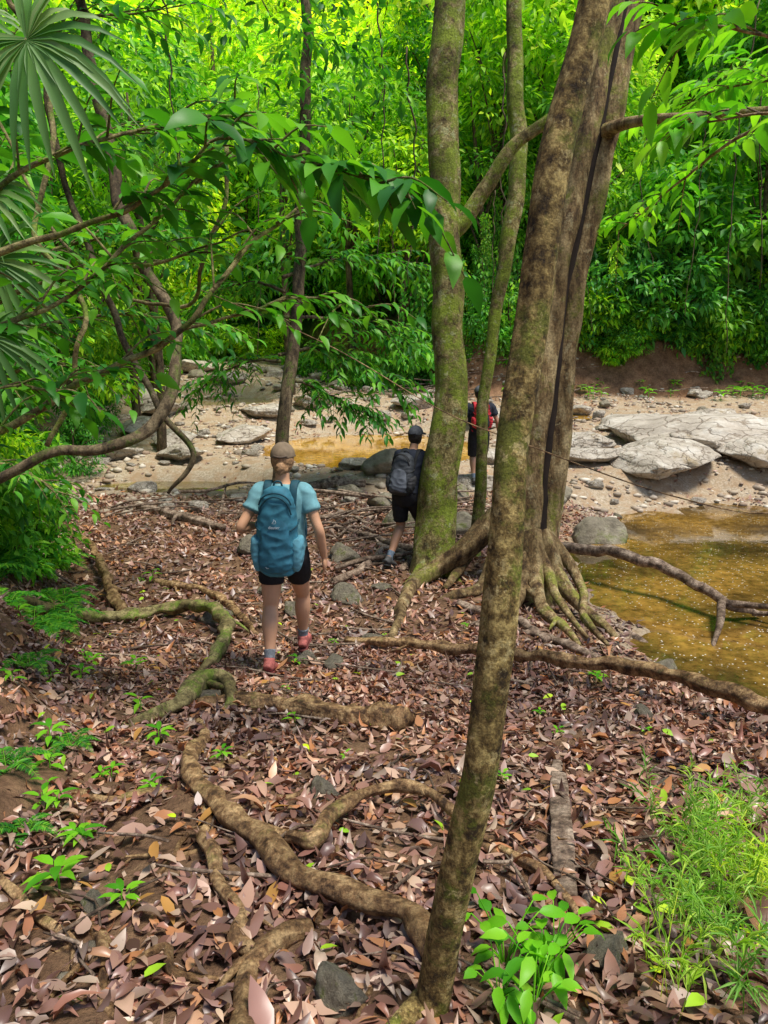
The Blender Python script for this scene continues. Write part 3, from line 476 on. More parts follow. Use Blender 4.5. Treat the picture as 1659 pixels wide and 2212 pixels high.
understory((-1.75,12.2,h(-1.75,12.2)),"low spreading bush with dark glossy leaves beside the pool",[
 ([(-1.7,12.3,2.6),(-1.2,13.2,2.7),(-.5,13.6,2.5),(.3,13.8,2.0)],[.03,.025,.015,.008],38,.9,12,.22,.32),
 ([(-1.6,12.3,3.2),(-.9,13.2,3.2),(0,13.8,3.0),(.6,14,2.6)],[.03,.025,.015,.008],38,.9,12,.22,.32),
 ([(-1.6,12.3,2.2),(-1.3,12.9,2.1),(-.8,13.3,1.8),(-.2,13.4,1.5)],[.03,.02,.015,.008],32,.7,12,.2,.32),
 ([(-1.6,12.3,3.8),(-.9,13.4,4.2),(0,14,4.3),(.9,14.4,4.1)],[.03,.02,.015,.008],36,.9,12,.22,.32),
 ([(-1.7,12.3,2.5),(-2.2,12.8,2.5),(-2.8,13.2,2.3),(-3.3,13.5,2.0)],[.03,.02,.015,.008],20,.7,12,.2,.32),
 ([(-1.6,12.3,3.6),(-2.2,13,3.8),(-2.9,13.5,3.7),(-3.4,13.8,3.4)],[.03,.02,.015,.008],30,.8,12,.2,.32)],M_near,B_dk)
def fan(c,axisd,up,R,n,seed,spread=2.4):
    r=np.random.default_rng(seed);a_=nrmz(np.array(axisd,float));u=nrmz(np.array(up,float));s=nrmz(np.cross(a_,u));parts=[]
    for k in range(n):
        th=(k/(n-1)-.5)*2*spread+r.normal(0,.04);d=a_*math.cos(th)+s*math.sin(th);L=R*(1-.18*abs(th)/spread)*r.uniform(.85,1.08);w=L*.055
        T=[0,.25,.5,.75,1];V=[];F=[];dp=r.uniform(.25,.5)
        for i,t in enumerate(T):
            p=np.array(c)+d*L*t+u*(.06*L*math.sin(t*3.1))+np.array([0,0,-1])*L*dp*t**2.4;ww=w*[.25,.9,1,.75,.05][i];e=np.cross(u,d)
            V+=[p-e*ww+u*ww*.5,p,p+e*ww+u*ww*.5]
            if i:
                b=(i-1)*3
                for q_ in (0,1):F+=[[b+q_,b+q_+1,b+q_+4],[b+q_,b+q_+4,b+q_+3]]
        parts.append((np.array(V),np.array(F)))
    return cat(parts)
def palm(base,label,fans):
    lv=[];st=[]
    for i,(c,a,u,R) in enumerate(fans):
        lv.append(fan(c,a,u,R,22,i));b=np.array(base)+[0,0,1.5];st.append(tube([b,(b+np.array(c))/2+[0,0,.3],c],[.012,.01,.006],6,0,6))
    return tree(base,label,[("foliage",cat(lv),M_palm),("stem",cat(st),B_moss)],"fan_palm")
palm((-2.6,3.8,h(-2.6,3.8)),"fan palm with folded grey-green leaf blades",[((-1.54,3.54,3.93),(.75,-.1,-.6),(-.1,-.85,.4),.50),((-2.0,3.9,4.15),(.7,.2,.3),(0,-.7,.6),.35)])
palm((-2.9,4.4,h(-2.9,4.4)),"fan palm with drooping blades low on the bank",[((-2.12,4.2,3.1),(.6,0,-.7),(-.1,-.8,.4),.45),((-2.2,4.3,3.45),(.6,0,.2),(0,-.7,.6),.4),((-2.15,4.1,2.7),(.5,0,-.8),(0,-.7,.5),.4)])
# ------------------------------------------------------------ forest
def ftree(seed,Ht,R,nc,per,L,mat,low=.3,wf=1.,cr_=.36):
    r=np.random.default_rng(seed);cs=[]
    for _ in range(nc):
        v=nrmz(r.normal(size=3))*r.uniform(.35,1)**.5;cs.append((v[0]*R,v[1]*R,Ht*(low+(1-low)/2)+v[2]*Ht*(1-low)/2))
    P=[(0,0,-.3),(r.normal(0,.1),r.normal(0,.1),Ht*.3),(r.normal(0,.25),r.normal(0,.25),Ht*.65),(r.normal(0,.3),0,Ht*.92)]
    w=Ht*.010+.02;tb=[tube(P,[w*1.3,w,w*.7,w*.25],8,.15,4,seed)]
    for c in cs[:9]:
        z0=max(Ht*.2,c[2]-.25*Ht);tb.append(tube([(0,0,z0),(c[0]*.5,c[1]*.5,(z0+c[2])/2+.1),c],[w*.5,w*.3,w*.12],5,0,3))
    return mesh("trunk",*cat(tb),B_dk),mesh("crown",*clumpleaves(cs,per,R*cr_,L,seed,LL if Ht>4 else LM,.6,wf),mat)
def place(proto,x,y,s,name,label,catg,group,z=None):
    e=empty(name,(x,y,(h(x,y) if z is None else z)-.05),(0,0,random.uniform(0,6.28)));e.scale=(s,s,s*random.uniform(.9,1.15));tag(e,label,catg,group)
    obj("trunk" if catg=="tree" else "stem",proto[0],e);obj("crown" if catg=="tree" else "foliage",proto[1],e)
def trio(sd,H_,R_,mat):
    return [ftree(sd,H_,R_,70,90,.32,mat,.1,1,.3),ftree(sd+1,H_,R_,60,45,.58,mat,.12,1.15,.32),ftree(sd+2,H_,R_,80,110,.22,mat,.1,1,.26)]
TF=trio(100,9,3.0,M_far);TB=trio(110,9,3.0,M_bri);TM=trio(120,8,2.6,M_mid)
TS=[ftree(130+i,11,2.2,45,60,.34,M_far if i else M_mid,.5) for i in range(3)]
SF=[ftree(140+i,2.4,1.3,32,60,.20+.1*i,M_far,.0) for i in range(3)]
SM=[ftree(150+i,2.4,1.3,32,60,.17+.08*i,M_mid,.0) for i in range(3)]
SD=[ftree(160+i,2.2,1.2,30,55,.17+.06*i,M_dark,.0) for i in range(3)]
def zz(x,y):
    a,b=zones(np.array(x),np.array(y));return float(a),float(b)
TL="broadleaf jungle tree with bright green crown on the slope"
c=0
while c<120:
    y=random.uniform(26.5,68);x=random.uniform(-.72,.72)*y
    a,b=zz(x,y)
    if b<2. and a<1.5 and y<42:continue
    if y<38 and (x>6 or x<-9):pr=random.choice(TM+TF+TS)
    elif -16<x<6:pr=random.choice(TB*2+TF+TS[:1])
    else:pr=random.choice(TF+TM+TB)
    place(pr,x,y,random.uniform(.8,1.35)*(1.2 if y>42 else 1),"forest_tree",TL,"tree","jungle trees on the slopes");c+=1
c=0
while c<220:
    y=random.uniform(24,46);x=random.uniform(-.7,.7)*y
    a,b=zz(x,y)
    if not((.6<b<8) or (.5<a<6) or y>38):continue
    place(random.choice(SM+SD+(SF*2 if y>27 else [])),x,y,random.uniform(.8,1.5),"shrub","dense green shrub covering the stream bank","shrub","shrubs on the banks");c+=1
c=0
while c<44:
    x=random.uniform(.5,19);y=26.6+random.uniform(0,1.3);place(random.choice(SM+SD+SF+SF),x,y,random.uniform(.35,1.0),"shrub","dense green shrub covering the stream bank","shrub","shrubs on the banks");c+=1
for x,y,s in [(-2.5,33,.5),(-3.2,30.5,.4),(-9.8,27,.7),(-8.8,29.5,.5),(-10.5,31,.8),(-9,34,.7),(-4.5,35,.8),(-6.5,36.5,.8),(-8.8,36.5,.9),(-1.6,28.5,.5),(-.6,27.5,.6),(-9.1,23.8,.5),(-8,20.5,.5),(-7.2,17.5,.5),(-6.4,15.2,.45)]:
    place(random.choice(SF+SM),x,y,s,"shrub","small bright bush rooted among stones","shrub","shrubs on the banks")
c=0
while c<52:
    y=random.uniform(6.5,22);x=-random.uniform(.4,.78)*y
    a,b=zz(x,y)
    if a<.8:continue
    place(random.choice(SD+SM+SF),x,y,random.uniform(.45,.8)*(.7 if y<9 else 1.1),"shrub","leafy understorey shrub on the soil slope","shrub","understorey shrubs");c+=1
for x,y,s,pr in [(-6.5,10,.75,TM),(-8.5,14,.95,TM),(-7.5,18,1.0,TF),(-11,20,1.1,TM),(-5.6,8.4,.6,TM),(-10,25,1.2,TF),(-13,24,1.2,TF),(-9,12,.9,TM),(-12.5,30,1.4,TB),(10.5,27.8,.8,TM),(13.5,28,.9,TF),(16,27.5,.9,TM),(7.5,28.5,.8,TF),(5,29,.8,TM),(2.8,30.5,.8,TF),(0,34,1.2,TF),(-3,41,1.5,TB),(-5,46,1.8,TB),(-12,36,1.6,TB),(-9.5,45,1.9,TB),(-7,52,2,TB),(-14,46,1.9,TB),(-18,50,2,TB),(-2,52,2,TB),(-15,38,1.6,TF),(-1,38,1.5,TB),(-4.5,60,2.3,TB),(-9.5,39.5,1.0,TB),(-7.0,41,1.0,TF),(-3.2,26,.9,TS),(-1.2,30,1,TS),(.8,27.6,.9,TS),(-6.8,20.5,.8,TS),(4.2,28,1,TS),(-8.2,27,1,TS),(6.4,28,1,TS),(3.4,27.5,.8,TS),(-5.2,17.2,.7,TS),(-17,42,2,TB),(-21,46,2.2,TB),(-24,50,2.2,TF),(-16.5,55,2.4,TB),(-20,58,2.5,TB),(-12,60,2.4,TB),(-26,58,2.4,TB),(-18.5,36,1.8,TF),(-15,33,1.5,TB)]:
    place(random.choice(pr),x,y,s,"forest_tree","broadleaf jungle tree with dense leafy crown","tree","jungle trees on the slopes")
def curtain(seed,L,mat):
    r=np.random.default_rng(seed);tb=[];P_=[];D_=[]
    for k in range(5):
        x0=r.normal(0,.35);P=[(x0,r.normal(0,.1),0),(x0+r.normal(0,.1),-.25,-L*.4),(x0+r.normal(0,.15),-.3,-L*r.uniform(.7,1.1))];tb.append(tube(P,[.015,.012,.006],5,0,5));C=cr(P,14)
        for q_ in C:
            for _ in range(4):P_.append(q_+r.normal(0,.08,3));D_.append(r.normal(0,.5,3)+[0,-.3,-.9])
    n=len(P_);l=.17*r.uniform(.6,1.2,n);return mesh("stem",*cat(tb),B_dk),mesh("foliage",*leaves(np.array(P_),np.array(D_),np.array([[0,-1.,.5]]*n)+r.normal(0,.4,(n,3)),l,l*.5,LM),mat)
CU=[curtain(i,3.2,M_mid if i%2 else M_far) for i in range(4)]
for k in range(56):
    x=random.uniform(1,18);y=26.5+random.uniform(0,1.8);z=h(x,y)+random.uniform(.6,4.2);pr=random.choice(CU)
    e=empty("hanging_creeper",(x,y,z),(0,0,random.uniform(-.5,.5)));s=random.uniform(.6,1.2);e.scale=(s,s,s);tag(e,"leafy creeper hanging down over the far bank","creeper","creepers on the far bank");obj("stem",pr[0],e);obj("foliage",pr[1],e)
# ------------------------------------------------------------ small plants
def seedling(seed,n,L):
    r=np.random.default_rng(seed);hh=L*1.1;a=np.arange(n)*2.4+r.uniform(0,6);d=np.stack([np.cos(a),np.sin(a),r.uniform(-.1,.5,n)],1);pos=np.stack([a*0,a*0,hh*np.linspace(.5,1,n)],1)+d*.01
    return mesh("stem",*tube([(0,0,-.02),(0,.005,hh*.5),(0,0,hh)],[.003,.0025,.0015],5,0,3),M_lime),mesh("foliage",*leaves(pos,d,np.array([[0,0,1.]]*n),L*r.uniform(.7,1.2,n),L*.36,LF),M_lime)
SE=[seedling(i,random.randint(4,8),.07) for i in range(4)]
def put(proto,names,name,x,y,s,label,catg,group,z=0):
    e=empty(name,(x,y,h(x,y)+z),(0,0,random.uniform(0,6.28)));e.scale=(s,s,s);tag(e,label,catg,group)
    for p_,n_ in zip(proto,names):obj(n_,p_,e)
for x,y,s in [(-.84,2.07,1.),(-.54,4.1,.9),(1.58,5.1,1.1),(-1.23,3.7,1.2),(-1.4,2.85,1),(-1.6,3.2,1.3),(-1.3,3.2,.9),(-2.8,8.6,1.8),(1.0,3.9,.7),(.9,2.2,.8),(-.2,3.4,.6),(-1.05,3.0,.8),(.55,3.1,.7),(-1.5,4.2,1.3),(-1.9,5.3,1.5),(2.1,6.4,1.6)]+[(random.uniform(-.55,.55)*k,k,random.uniform(.5,1.)) for k in np.linspace(1.7,9,18)]+[(-random.uniform(.42,.56)*k,k,random.uniform(.8,1.5)) for k in np.linspace(2.2,9,22)]+[(random.uniform(2.5,16),random.uniform(24.6,26.6),random.uniform(2.5,5.5)) for k in range(38)]:
    if float(poolq(np.array(x),np.array(y)))>1.05: put(SE[random.randrange(4)],("stem","foliage"),"seedling",x,y,s,"small bright green seedling sprouting through leaf litter","plant","seedlings on the forest floor")
def fern(seed,n=7,R=.34):
    r=np.random.default_rng(seed);tb=[];lv=[]
    for k in range(n):
        a=k*6.28/n+r.uniform(-.3,.3);l=R*r.uniform(.6,1.1);P=np.array([[0,0,0],[math.cos(a)*l*.4,math.sin(a)*l*.4,l*.45],[math.cos(a)*l*.8,math.sin(a)*l*.8,l*.45],[math.cos(a)*l*1.15,math.sin(a)*l*1.15,l*.2]])
        C=cr(P,10);T=nrmz(np.gradient(C,axis=0));tb.append(tube(P,[.003,.0025,.002,.001],4,0,5))
        for i in range(5,len(C)):
            s=nrmz(np.cross(T[i],[0,0,1.]));w=l*.3*math.sin(min(1,(len(C)-i)/len(C)*1.25)*1.57)
            for sg in (-1,1):lv.append((C[i],s*sg+T[i]*.35+r.normal(0,.08,3),w*r.uniform(.85,1.1)))
    pos=np.array([a for a,_,_ in lv]);d=np.array([b for _,b,_ in lv]);w=np.array([c for _,_,c in lv])
    return mesh("stem",*cat(tb),M_lime),mesh("foliage",*leaves(pos,d,np.array([[0,0,1.]]*len(pos)),w,np.minimum(w*.32,.018),LL),M_near)
FE=[fern(i,5+i) for i in range(3)]
for x,y,s in [(-1.72,3.05,.6),(-1.62,3.5,.5),(-2.1,4.1,.7),(-2.6,5.2,.9),(-3.0,6.4,1.1),(-3.3,7.3,1.2),(-3.6,6.6,1.2),(-3.9,8,1.3),(-4.0,8.8,1.3),(-4.5,9.6,1.4),(-1.42,2.6,.45),(-3.0,5.6,1.),(-4.2,7.2,1.3),(-3.4,6.0,1.1),(-3.2,6.9,1.2),(-3.7,7.6,1.4),(-4.2,8.3,1.5),(-2.9,6.0,1.1)]:
    put(FE[random.randrange(3)],("stem","foliage"),"fern",x,y,s,"green fern growing on the shaded soil bank","fern","ferns on the bank")
def bamboo(seed,n=7):
    r=np.random.default_rng(seed);tb=[];P_=[];D_=[]
    for k in range(n):
        a=r.uniform(0,6.28);l=r.uniform(.25,.65);lean=r.uniform(.3,1.);P=np.array([[0,0,0],[math.cos(a)*l*.25*lean,math.sin(a)*l*.25*lean,l*.5],[math.cos(a)*l*.8*lean,math.sin(a)*l*.8*lean,l*.8]])+np.append(r.normal(0,.07,2),0)
        tb.append(tube(P,[.002,.0015,.0008],4,0,5));C=cr(P,8);T=nrmz(np.gradient(C,axis=0))
        for i in range(4,len(C)):
            for _ in (0,1):P_.append(C[i]);D_.append(T[i]*.7+r.normal(0,.6,3)+[0,0,-.1])
    n=len(P_);L=r.uniform(.05,.11,n);return mesh("stem",*cat(tb),M_grass),mesh("foliage",*leaves(np.array(P_),np.array(D_),np.array([[0,0,1.]]*n)+r.normal(0,.4,(n,3)),L,L*.09,LM),M_grass)
BA=[bamboo(i) for i in range(4)]
for k in range(18):
    y=random.uniform(1.6,2.9);x=y*random.uniform(.45,.62)
    put(BA[random.randrange(4)],("stem","foliage"),"bamboo_grass",x,y,random.uniform(.5,.85),"feathery bright green bamboo grass clump on the bank","grass","bamboo grass clumps")
def broad(seed,n,L):
    r=np.random.default_rng(seed);tb=[];ps=[];ds=[]
    for k in range(n):
        a=r.uniform(0,6.28);l=r.uniform(.06,.26);e=np.array([math.cos(a)*l*.5,math.sin(a)*l*.5,l]);tb.append(tube([(0,0,-.02),e*[.3,.3,.5],e],[.003,.0025,.002],5,0,4));ps.append(e);ds.append([math.cos(a),math.sin(a),r.uniform(-.5,.2)])
    return mesh("stem",*cat(tb),M_lime),mesh("foliage",*leaves(np.array(ps),np.array(ds),np.array([[0,0,1.]]*n)+r.normal(0,.3,(n,3)),L*r.uniform(.6,1.2,n),L*.46,LF),M_lime)
BR=[broad(i,13,.095) for i in range(2)]
for x,y,s in [(.42,1.68,.85),(.34,1.78,.9),(.48,1.78,.7),(.30,1.62,.7),(.38,1.58,.7)]: put(BR[random.randrange(2)],("stem","foliage"),"broadleaf_plant",x,y,s,"glossy heart-leaved green plant at a trunk base","plant","broadleaf plants by the slender trunk")
# ------------------------------------------------------------ people
SK=plain("skin",(.58,.31,.18),.5,.10,8,.05,.4);SK2=plain("skin_tan",(.38,.2,.12),.5,.12,8,.05,.4)
def hand(w,d,s,n,k=1.):
    w,d,s,n=[np.array(a,float) for a in (w,d,s,n)];d=nrmz(d);s=nrmz(s-d*s.dot(d));n=nrmz(n-d*n.dot(d)-s*n.dot(s));P=[]
    for t,l in ((-.030,.052),(-.011,.066),(.010,.072),(.030,.064)):
        b=w+(d*.02+s*t*.6)*k;c=w+(d*.085+s*t)*k;P.append(tube([b,c,c+(d*.6*l+n*.25*l)*k,c+(d*.85*l+n*.6*l)*k],[.012*k,.010*k,.0085*k,.007*k],8,0,4))
    b=w+(d*.015+s*.02)*k;P.append(tube([b,w+(d*.045+s*.045)*k,w+(d*.085+s*.058+n*.015)*k],[.013*k,.011*k,.008*k],8,0,4))
    P.append(ell(w+d*.045*k,np.abs(d)*.05*k+np.abs(s)*.036*k+np.abs(n)*.016*k+.004));return cat(P)
def person(loc,rz,J,st,k,label):
    sk=st['skin'];yo=lambda z:J['y']+J['lean']*max(0,z-.9)
    def ring(z,rx,ry,g=0):return (0,yo(z),z,rx+g,ry+g)
    w=st.get('wide',1.)
    TR=[(.78,.10,.08),(.86,.165,.115),(.93,.168,.115),(1.04,.135*w,.095),(1.18,.15*w,.105),(1.31,.17*w,.1),(1.375,.125*w,.085),(1.42,.06,.062),(1.49,.052,.056)]
    hc=np.array([0,yo(1.5)+.035,1.585]);parts=[loft([ring(*t) for t in TR]),ell(hc,(.074,.093,.11)),ell(hc+[0,.03,-.05],(.058,.062,.065)),ell(hc+[0,.098,-.015],(.011,.018,.02),2),ell(hc+[0,.087,-.052],(.024,.008,.008),2),ell(hc+[-.077,0,-.01],(.008,.018,.03),2),ell(hc+[.077,0,-.01],(.008,.018,.03),2)]
    arms=[];legs=[]
    for sgn in (-1,1):
        e,wr,hd=J['arm'][sgn];sh=np.array([sgn*.165*w,yo(1.35),1.35]);e=np.array(e);wr=np.array(wr)
        parts.append(tube([sh-[sgn*.04,0,0],sh+(e-sh)*.25,sh+(e-sh)*.7,e,e+(wr-e)*.3,wr],[.045,.048,.040,.038,.039,.025],14,0,6))
        parts.append(hand(wr,hd,[0,.6,.3],[-sgn,0,0]))
        arms.append((sh,e))
        hp=np.array([sgn*.088,yo(.85),.86]);kn,an,pitch=J['leg'][sgn];kn=np.array(kn);an=np.array(an)
        parts.append(tube([hp,hp+(kn-hp)*.35,hp+(kn-hp)*.8,kn,kn+(an-kn)*.3+[0,-.014,0],kn+(an-kn)*.7,an,an-[0,0,.05]],[.09,.088,.066,.057,.062,.044,.034,.035],16,0,6))
        legs.append((hp,kn,an,pitch))
    b=remesh("person",cat(parts),.0065,sk,3);body=obj("person",b,None,loc,(0,0,rz),(k,k,k));tag(body,label,"person")
    g=.016
    TS=[(.90,.168,.118),(.98,.152,.11),(1.06,.14*w,.102),(1.18,.152*w,.108),(1.31,.172*w,.103),(1.375,.13*w,.09),(1.41,.075,.072)]
    sp_=[loft([ring(a,b_,c_,g) for a,b_,c_ in TS])]
    for sh,e in arms:
        s0=sh+(e-sh)*st['sleeve'];sp_.append(tube([sh-(1 if sh[0]>0 else -1)*np.array([.05,0,0]),sh,(sh+s0)/2,s0],[.058,.066,.066,.066],16,0,5))
    obj("shirt",remesh("shirt",cat(sp_),.009,st['shirt'],3,.008,10),body)
    ps=[loft([(0,yo(z),z,a,c_) for z,a,c_ in [(.76,.12,.10),(.85,.178,.13),(.93,.18,.127),(.98,.165,.12)]])]
    for hp,kn,an,p_ in legs:
        q_=hp+(kn-hp)*st['hem'];ps.append(tube([hp+[0,0,.02],(hp+q_)/2,q_],[.102,.100,.09 if st['hem']<.7 else .085],18,0,6))
    obj("shorts",remesh("shorts",cat(ps),.009,st['shorts'],3,.005,9),body)
    for hp,kn,an,pitch in legs:
        sx=math.sin(pitch);cx=math.cos(pitch)
        def R(y,z):return (an[0],an[1]+y*cx-z*sx,an[2]+y*sx+z*cx)
        up=loft([(*R(-.075,-.055),.028,.022),(*R(-.06,-.045),.038,.042),(*R(0,-.035),.042,.05),(*R(.07,-.05),.046,.036),(*R(.14,-.062),.046,.026),(*R(.185,-.068),.028,.016)],16)
        up2=tube([R(-.01,-.04),R(-.012,.02)],[.046,.042],14,0,3)
        so=loft([(*R(-.085,-.088),.026,.012),(*R(-.06,-.088),.042,.014),(*R(.03,-.088),.04,.013),(*R(.11,-.09),.05,.013),(*R(.18,-.088),.042,.012),(*R(.205,-.084),.02,.008)],16)
        s=obj("shoe",remesh("shoe",cat([up,up2]),.007,st['shoe'],2),body);obj("sole",mesh("sole",*so,st['sole']),s)
        obj("sock",mesh("sock",*tube([an-[0,0,.03],an+(kn-an)*.08,an+(kn-an)*st['sock']],[.042,.039,.046],14,.05,4),st['sockm']),body)
    obj("hair",remesh("hair",cat([ell(hc+[0,-.018,.0],(.083,.088,.105))]+([ell(hc+[0,-.105,-.055],(.035,.035,.045)),ell(hc+[0,-.08,-.06],(.05,.04,.04))] if st['bun'] else [])),.008,st['hair'],1,.006,40),body)
    V,F=ell(hc+[0,-.002,.025],(.092,.112,.105),4);V[:,2]=np.maximum(V[:,2],hc[2]+.02)
    cp=obj("cap",mesh("cap",V,F,st['cap']),body)
    V,F=ell(hc+[0,.13,.025],(.078,.07,.006),3);V[:,2]-=(V[:,0]**2)*3;obj("brim",mesh("brim",V,F,st['cap2']),cp)
    obj("cap_strap",mesh("cap_strap",*tube([hc+[-.05,-.098,.035],hc+[0,-.118,.028],hc+[.05,-.098,.035]],[.008]*3,8,0,5),st['cap2']),cp)
    obj("cap_button",mesh("cap_button",*ell(hc+[0,0,.131],(.01,.01,.005),2),st['cap2']),cp)
    for sgn in (-1,1):obj("eye",mesh("eye",*ell(hc+[sgn*.028,.086,.005],(.012,.008,.007),2),plain("eye_dark",(.05,.03,.02),.2,.1,5,0)),body)
    return body,yo
def backpack(loc,rz,k,yo,st,label,text=False,z0=.80,z1=1.42,wd=.155,dp=.11):
    e=empty("backpack",loc,(0,0,rz));e.scale=(k,k,k);tag(e,label,"backpack")
    yy=lambda z:yo(z)-.125-dp
    Hh=z1-z0;f=lambda t:z0+Hh*t
    main=loft([(0,yy(f(.0)),f(0),wd*.6,dp*.5),(0,yy(f(.05)),f(.05),wd*.88,dp*.85),(0,yy(f(.25)),f(.25),wd,dp),(0,yy(f(.55)),f(.55),wd*.96,dp*.98),(0,yy(f(.82)),f(.82),wd*.82,dp*.85),(0,yy(f(.95)),f(.95),wd*.62,dp*.6),(0,yy(f(1)),f(1),wd*.35,dp*.3)],28,6,2.5)
    obj("main_body",remesh("main_body",main,.008,st['a'],2,.010,13),e)
    pk=loft([(0,yy(f(.1))-dp*.6,f(.06),wd*.55,dp*.3),(0,yy(f(.2))-dp*.72,f(.15),wd*.8,dp*.45),(0,yy(f(.4))-dp*.75,f(.4),wd*.74,dp*.42),(0,yy(f(.62))-dp*.62,f(.62),wd*.62,dp*.38),(0,yy(f(.72))-dp*.45,f(.74),wd*.4,dp*.3)],24,6,2.4)
    pko=obj("front_pocket",remesh("front_pocket",pk,.007,st['b'],2,.009,13),e)
    for s in (-1,1):
        sp_=loft([(s*wd*.88,yy(f(.1)),f(.06),.03,dp*.5),(s*wd*.98,yy(f(.2)),f(.2),.042,dp*.72),(s*wd*1.0,yy(f(.4)),f(.38),.045,dp*.75),(s*wd*.97,yy(f(.4)),f(.43),.034,dp*.66)],18,5,2.4)
        obj("side_pocket",remesh("side_pocket",sp_,.007,st['c'],2,.006,18),e)
        obj("shoulder_strap",mesh("shoulder_strap",*loft([(s*.09,yo(1.15)-.11,1.2,.026,.01),(s*.095,yo(1.36)-.09,1.38,.03,.012),(s*.10,yo(1.4)-.0,1.425,.032,.013),(s*.105,yo(1.34)+.115,1.33,.03,.012),(s*.12,yo(1.2)+.13,1.18,.026,.01),(s*.155,yo(1.05)+.06,1.03,.016,.008),(s*.14,yo(.95)-.1,.93,.012,.006)],12,6,3),st['d']),e)
        obj("compression_strap",mesh("compression_strap",*tube([(s*wd*1.03,yy(f(.6))+dp*.5,f(.62)),(s*wd*1.02,yy(f(.6))-dp*.3,f(.58)),(s*wd*.75,yy(f(.6))-dp*.98,f(.54))],[.006]*3,6,0,5),st['d']),e)
    for q0,q1 in ((.68,.15),(.80,.10)):
        zp=[(wd*.80*math.cos(a),yy(f(.75))-dp*(.72 if q0<.7 else .66)-.016*math.sin(a),f(q0)+q1*math.sin(a)) for a in np.linspace(.15,2.99,9)]
        obj("zip",mesh("zip",*tube(zp,[.006]*9,6,0,4),st['d']),e)
    obj("haul_loop",mesh("haul_loop",*tube([(-.035,yy(f(.97))+dp*.5,f(.97)),(-.02,yy(f(.97))+dp*.45,f(1.05)),(.02,yy(f(.97))+dp*.45,f(1.05)),(.035,yy(f(.97))+dp*.5,f(.97))],[.007]*4,8,0,5),st['d']),e)
    if text:
        wm=plain("print_white",(.5,.58,.62),.6,.05,10,0)
        cv=bpy.data.curves.new("t",'FONT');cv.body="deuter";cv.size=.030;cv.extrude=.002;cv.align_x='CENTER';t=bpy.data.objects.new("t",cv);COL.objects.link(t)
        dg=bpy.context.evaluated_depsgraph_get();tm=bpy.data.meshes.new_from_object(t.evaluated_get(dg));bpy.data.objects.remove(t);tm.materials.clear();tm.materials.append(wm)
        yb=yy(f(.55))-dp*1.16
        obj("lettering",tm,pko,(0,yb,f(.57)),(math.radians(90-8),0,0))
        em=[tube([(-.014,0,0),(-.004,0,.010),(0,0,.028)],[.0025,.003,.0015],6,0,4),tube([(.012,0,.0),(.012,0,.011),(.006,0,.024)],[.0025,.003,.0015],6,0,4),tube([(-.014,0,-.003),(.012,0,-.003)],[.0015,.0015],6,0,2)]
        obj("emblem",mesh("emblem",*cat(em),wm),pko,(0,yb+.002,f(.57)+.04))
        obj("emblem",mesh("emblem",*tube([(-.025,0,.01),(-.010,0,-.006),(.006,0,-.004),(.024,0,-.012)],[.0015,.003,.003,.0015],6,0,4),wm),pko,(-.045,yy(f(.1))-dp*1.14,f(.13)))
    return e
teal=plain("cloth_teal_grey",(.15,.33,.37),.85,.2,18);black=plain("cloth_black",(.012,.012,.015),.8,.3,18);brown=plain("cap_brown",(.20,.145,.095),.85,.2,25);brown2=plain("cap_strap_brown",(.10,.07,.05),.8,.2,25)
st1=dict(skin=SK,shirt=teal,shorts=black,shoe=plain("shoe_red",(.42,.12,.10),.7,.4,40),sole=plain("sole_dark",(.16,.04,.035),.8,.2,20),sockm=plain("sock_grey",(.20,.22,.24),.9,.4,50),sock=.20,sleeve=.5,hem=.52,hair=plain("hair_brown",(.32,.18,.09),.6,.5,60),bun=True,cap=brown,cap2=brown2)
L1=(-.775,5.36,h(-.775,5.36)+.015)
J1=dict(y=.12,lean=.06,arm={-1:((-.295,.02,1.10),(-.21,.25,1.07),(.4,.8,.1)),1:((.275,.07,1.08),(.30,.17,.84),(.0,.25,-1))},leg={-1:((-.10,.06,.475),(-.085,-.11,.12),-.25),1:((.10,.34,.49),(.085,.40,.11),0.1)})
b1,yo1=person(L1,-.05,J1,st1,1.02,"person in teal shirt, black shorts and brown cap walking away")
pt=dict(a=plain("pack_teal",(.04,.18,.25),.7,.3,14),b=plain("pack_teal_panel",(.03,.14,.205),.65,.3,14),c=plain("pack_teal_light",(.11,.31,.39),.75,.25,14),d=plain("pack_strap_dark",(.012,.06,.085),.7,.2,20))
backpack(L1,-.05,1.02,yo1,pt,"teal hiking backpack worn on the walker's back",True,.79,1.42,.145,.105)
st2=dict(skin=SK2,shirt=plain("cloth_navy_black",(.016,.02,.032),.85,.3,18),shorts=black,shoe=plain("shoe_dark",(.07,.07,.07),.7,.3,30),sole=plain("sole_black",(.02,.02,.02),.8,.2,20),sockm=plain("sock_blue_grey",(.13,.17,.22),.9,.3,40),sock=.2,sleeve=.55,hem=.8,hair=plain("hair_dark",(.03,.022,.018),.6,.5,60),bun=False,cap=plain("cap_charcoal",(.08,.085,.095),.8,.3,30),cap2=black,wide=1.08)
L2=(.24,9.28,h(.24,9.28))
J2=dict(y=.10,lean=.34,arm={-1:((-.24,.24,1.08),(-.20,.44,1.0),(.1,.8,-.3)),1:((.25,.24,1.07),(.2,.46,1.0),(-.1,.8,-.3))},leg={-1:((-.10,.14,.48),(-.10,-.16,.14),-.3),1:((.10,.36,.50),(.09,.30,.10),0.)})
b2,yo2=person(L2,-.5,J2,st2,1.06,"person in black clothes and dark cap stepping down beside trunk")
pg=dict(a=plain("pack_charcoal",(.03,.034,.04),.7,.3,14),b=plain("pack_grey",(.09,.10,.12),.7,.3,14),c=plain("pack_black",(.025,.025,.027),.7,.3,14),d=plain("pack_strap_black",(.015,.015,.015),.7,.2,20))
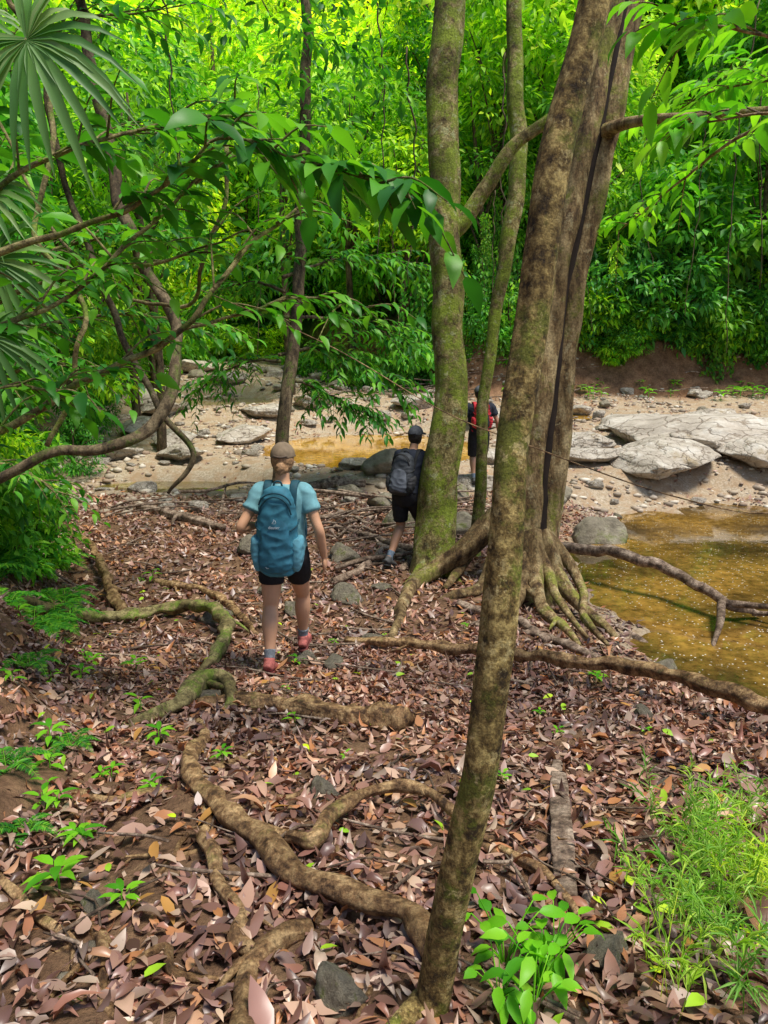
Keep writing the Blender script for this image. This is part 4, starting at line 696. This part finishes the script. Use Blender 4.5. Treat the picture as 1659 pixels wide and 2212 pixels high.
backpack(L2,-.5,1.06,yo2,pg,"charcoal grey daypack with black pockets worn by walker",False,.93,1.40,.14,.09)
L3=(1.82,14.0,h(1.82,14.0)+.1)
J3=dict(y=.08,lean=.05,arm={-1:((-.32,.06,1.08),(-.38,.12,.84),(0,.2,-1)),1:((.32,.06,1.08),(.38,.14,.84),(0,.2,-1))},leg={-1:((-.10,.12,.48),(-.10,-.05,.10),0),1:((.10,.2,.48),(.10,.2,.10),0.)})
b3,yo3=person(L3,.1,J3,dict(st2,skin=SK2,hem=.98,wide=1.3),1.08,"person in dark clothes standing on the stony stream bank")
rock(1.8,14.1,.5,False,.6,1.2)
pr_=dict(a=plain("pack_red_body",(.40,.025,.03),.7,.25,14),b=plain("pack_black_panel",(.02,.02,.022),.7,.25,14),c=plain("pack_red",(.5,.025,.035),.7,.25,14),d=plain("pack_strap_red",(.5,.02,.03),.7,.2,20))
backpack(L3,.1,1.08,yo3,pr_,"red and black daypack worn on the walker's back",False,.98,1.44,.14,.09)
# ------------------------------------------------------------ light, world, camera
sd=Vector((.30,-.18,.93)).normalized()
l=bpy.data.lights.new("sun",'SUN');l.energy=5;l.angle=math.radians(18);l.color=(1,.955,.86);lo=bpy.data.objects.new("sun",l);lo.rotation_euler=sd.to_track_quat('Z','Y').to_euler();COL.objects.link(lo)
w=bpy.data.worlds.new("World");bpy.context.scene.world=w;w.use_nodes=True;nt=w.node_tree;bg=nt.nodes["Background"]
sk=nt.nodes.new('ShaderNodeTexSky');sk.sky_type='NISHITA';sk.sun_disc=False;sk.sun_elevation=math.asin(sd.z);sk.sun_rotation=math.atan2(sd.x,sd.y);nt.links.new(sk.outputs[0],bg.inputs[0]);bg.inputs[1].default_value=.15
cam=bpy.data.cameras.new("camera");co=bpy.data.objects.new("camera",cam);COL.objects.link(co)
co.location=(0,0,2.6);co.rotation_euler=(math.radians(78),0,0);cam.sensor_fit='VERTICAL';cam.sensor_height=36;cam.lens=26;cam.clip_end=500;cam.clip_start=.05;bpy.context.scene.camera=co
s=bpy.context.scene;s.view_settings.view_transform='Standard';s.view_settings.look='None';s.view_settings.exposure=0
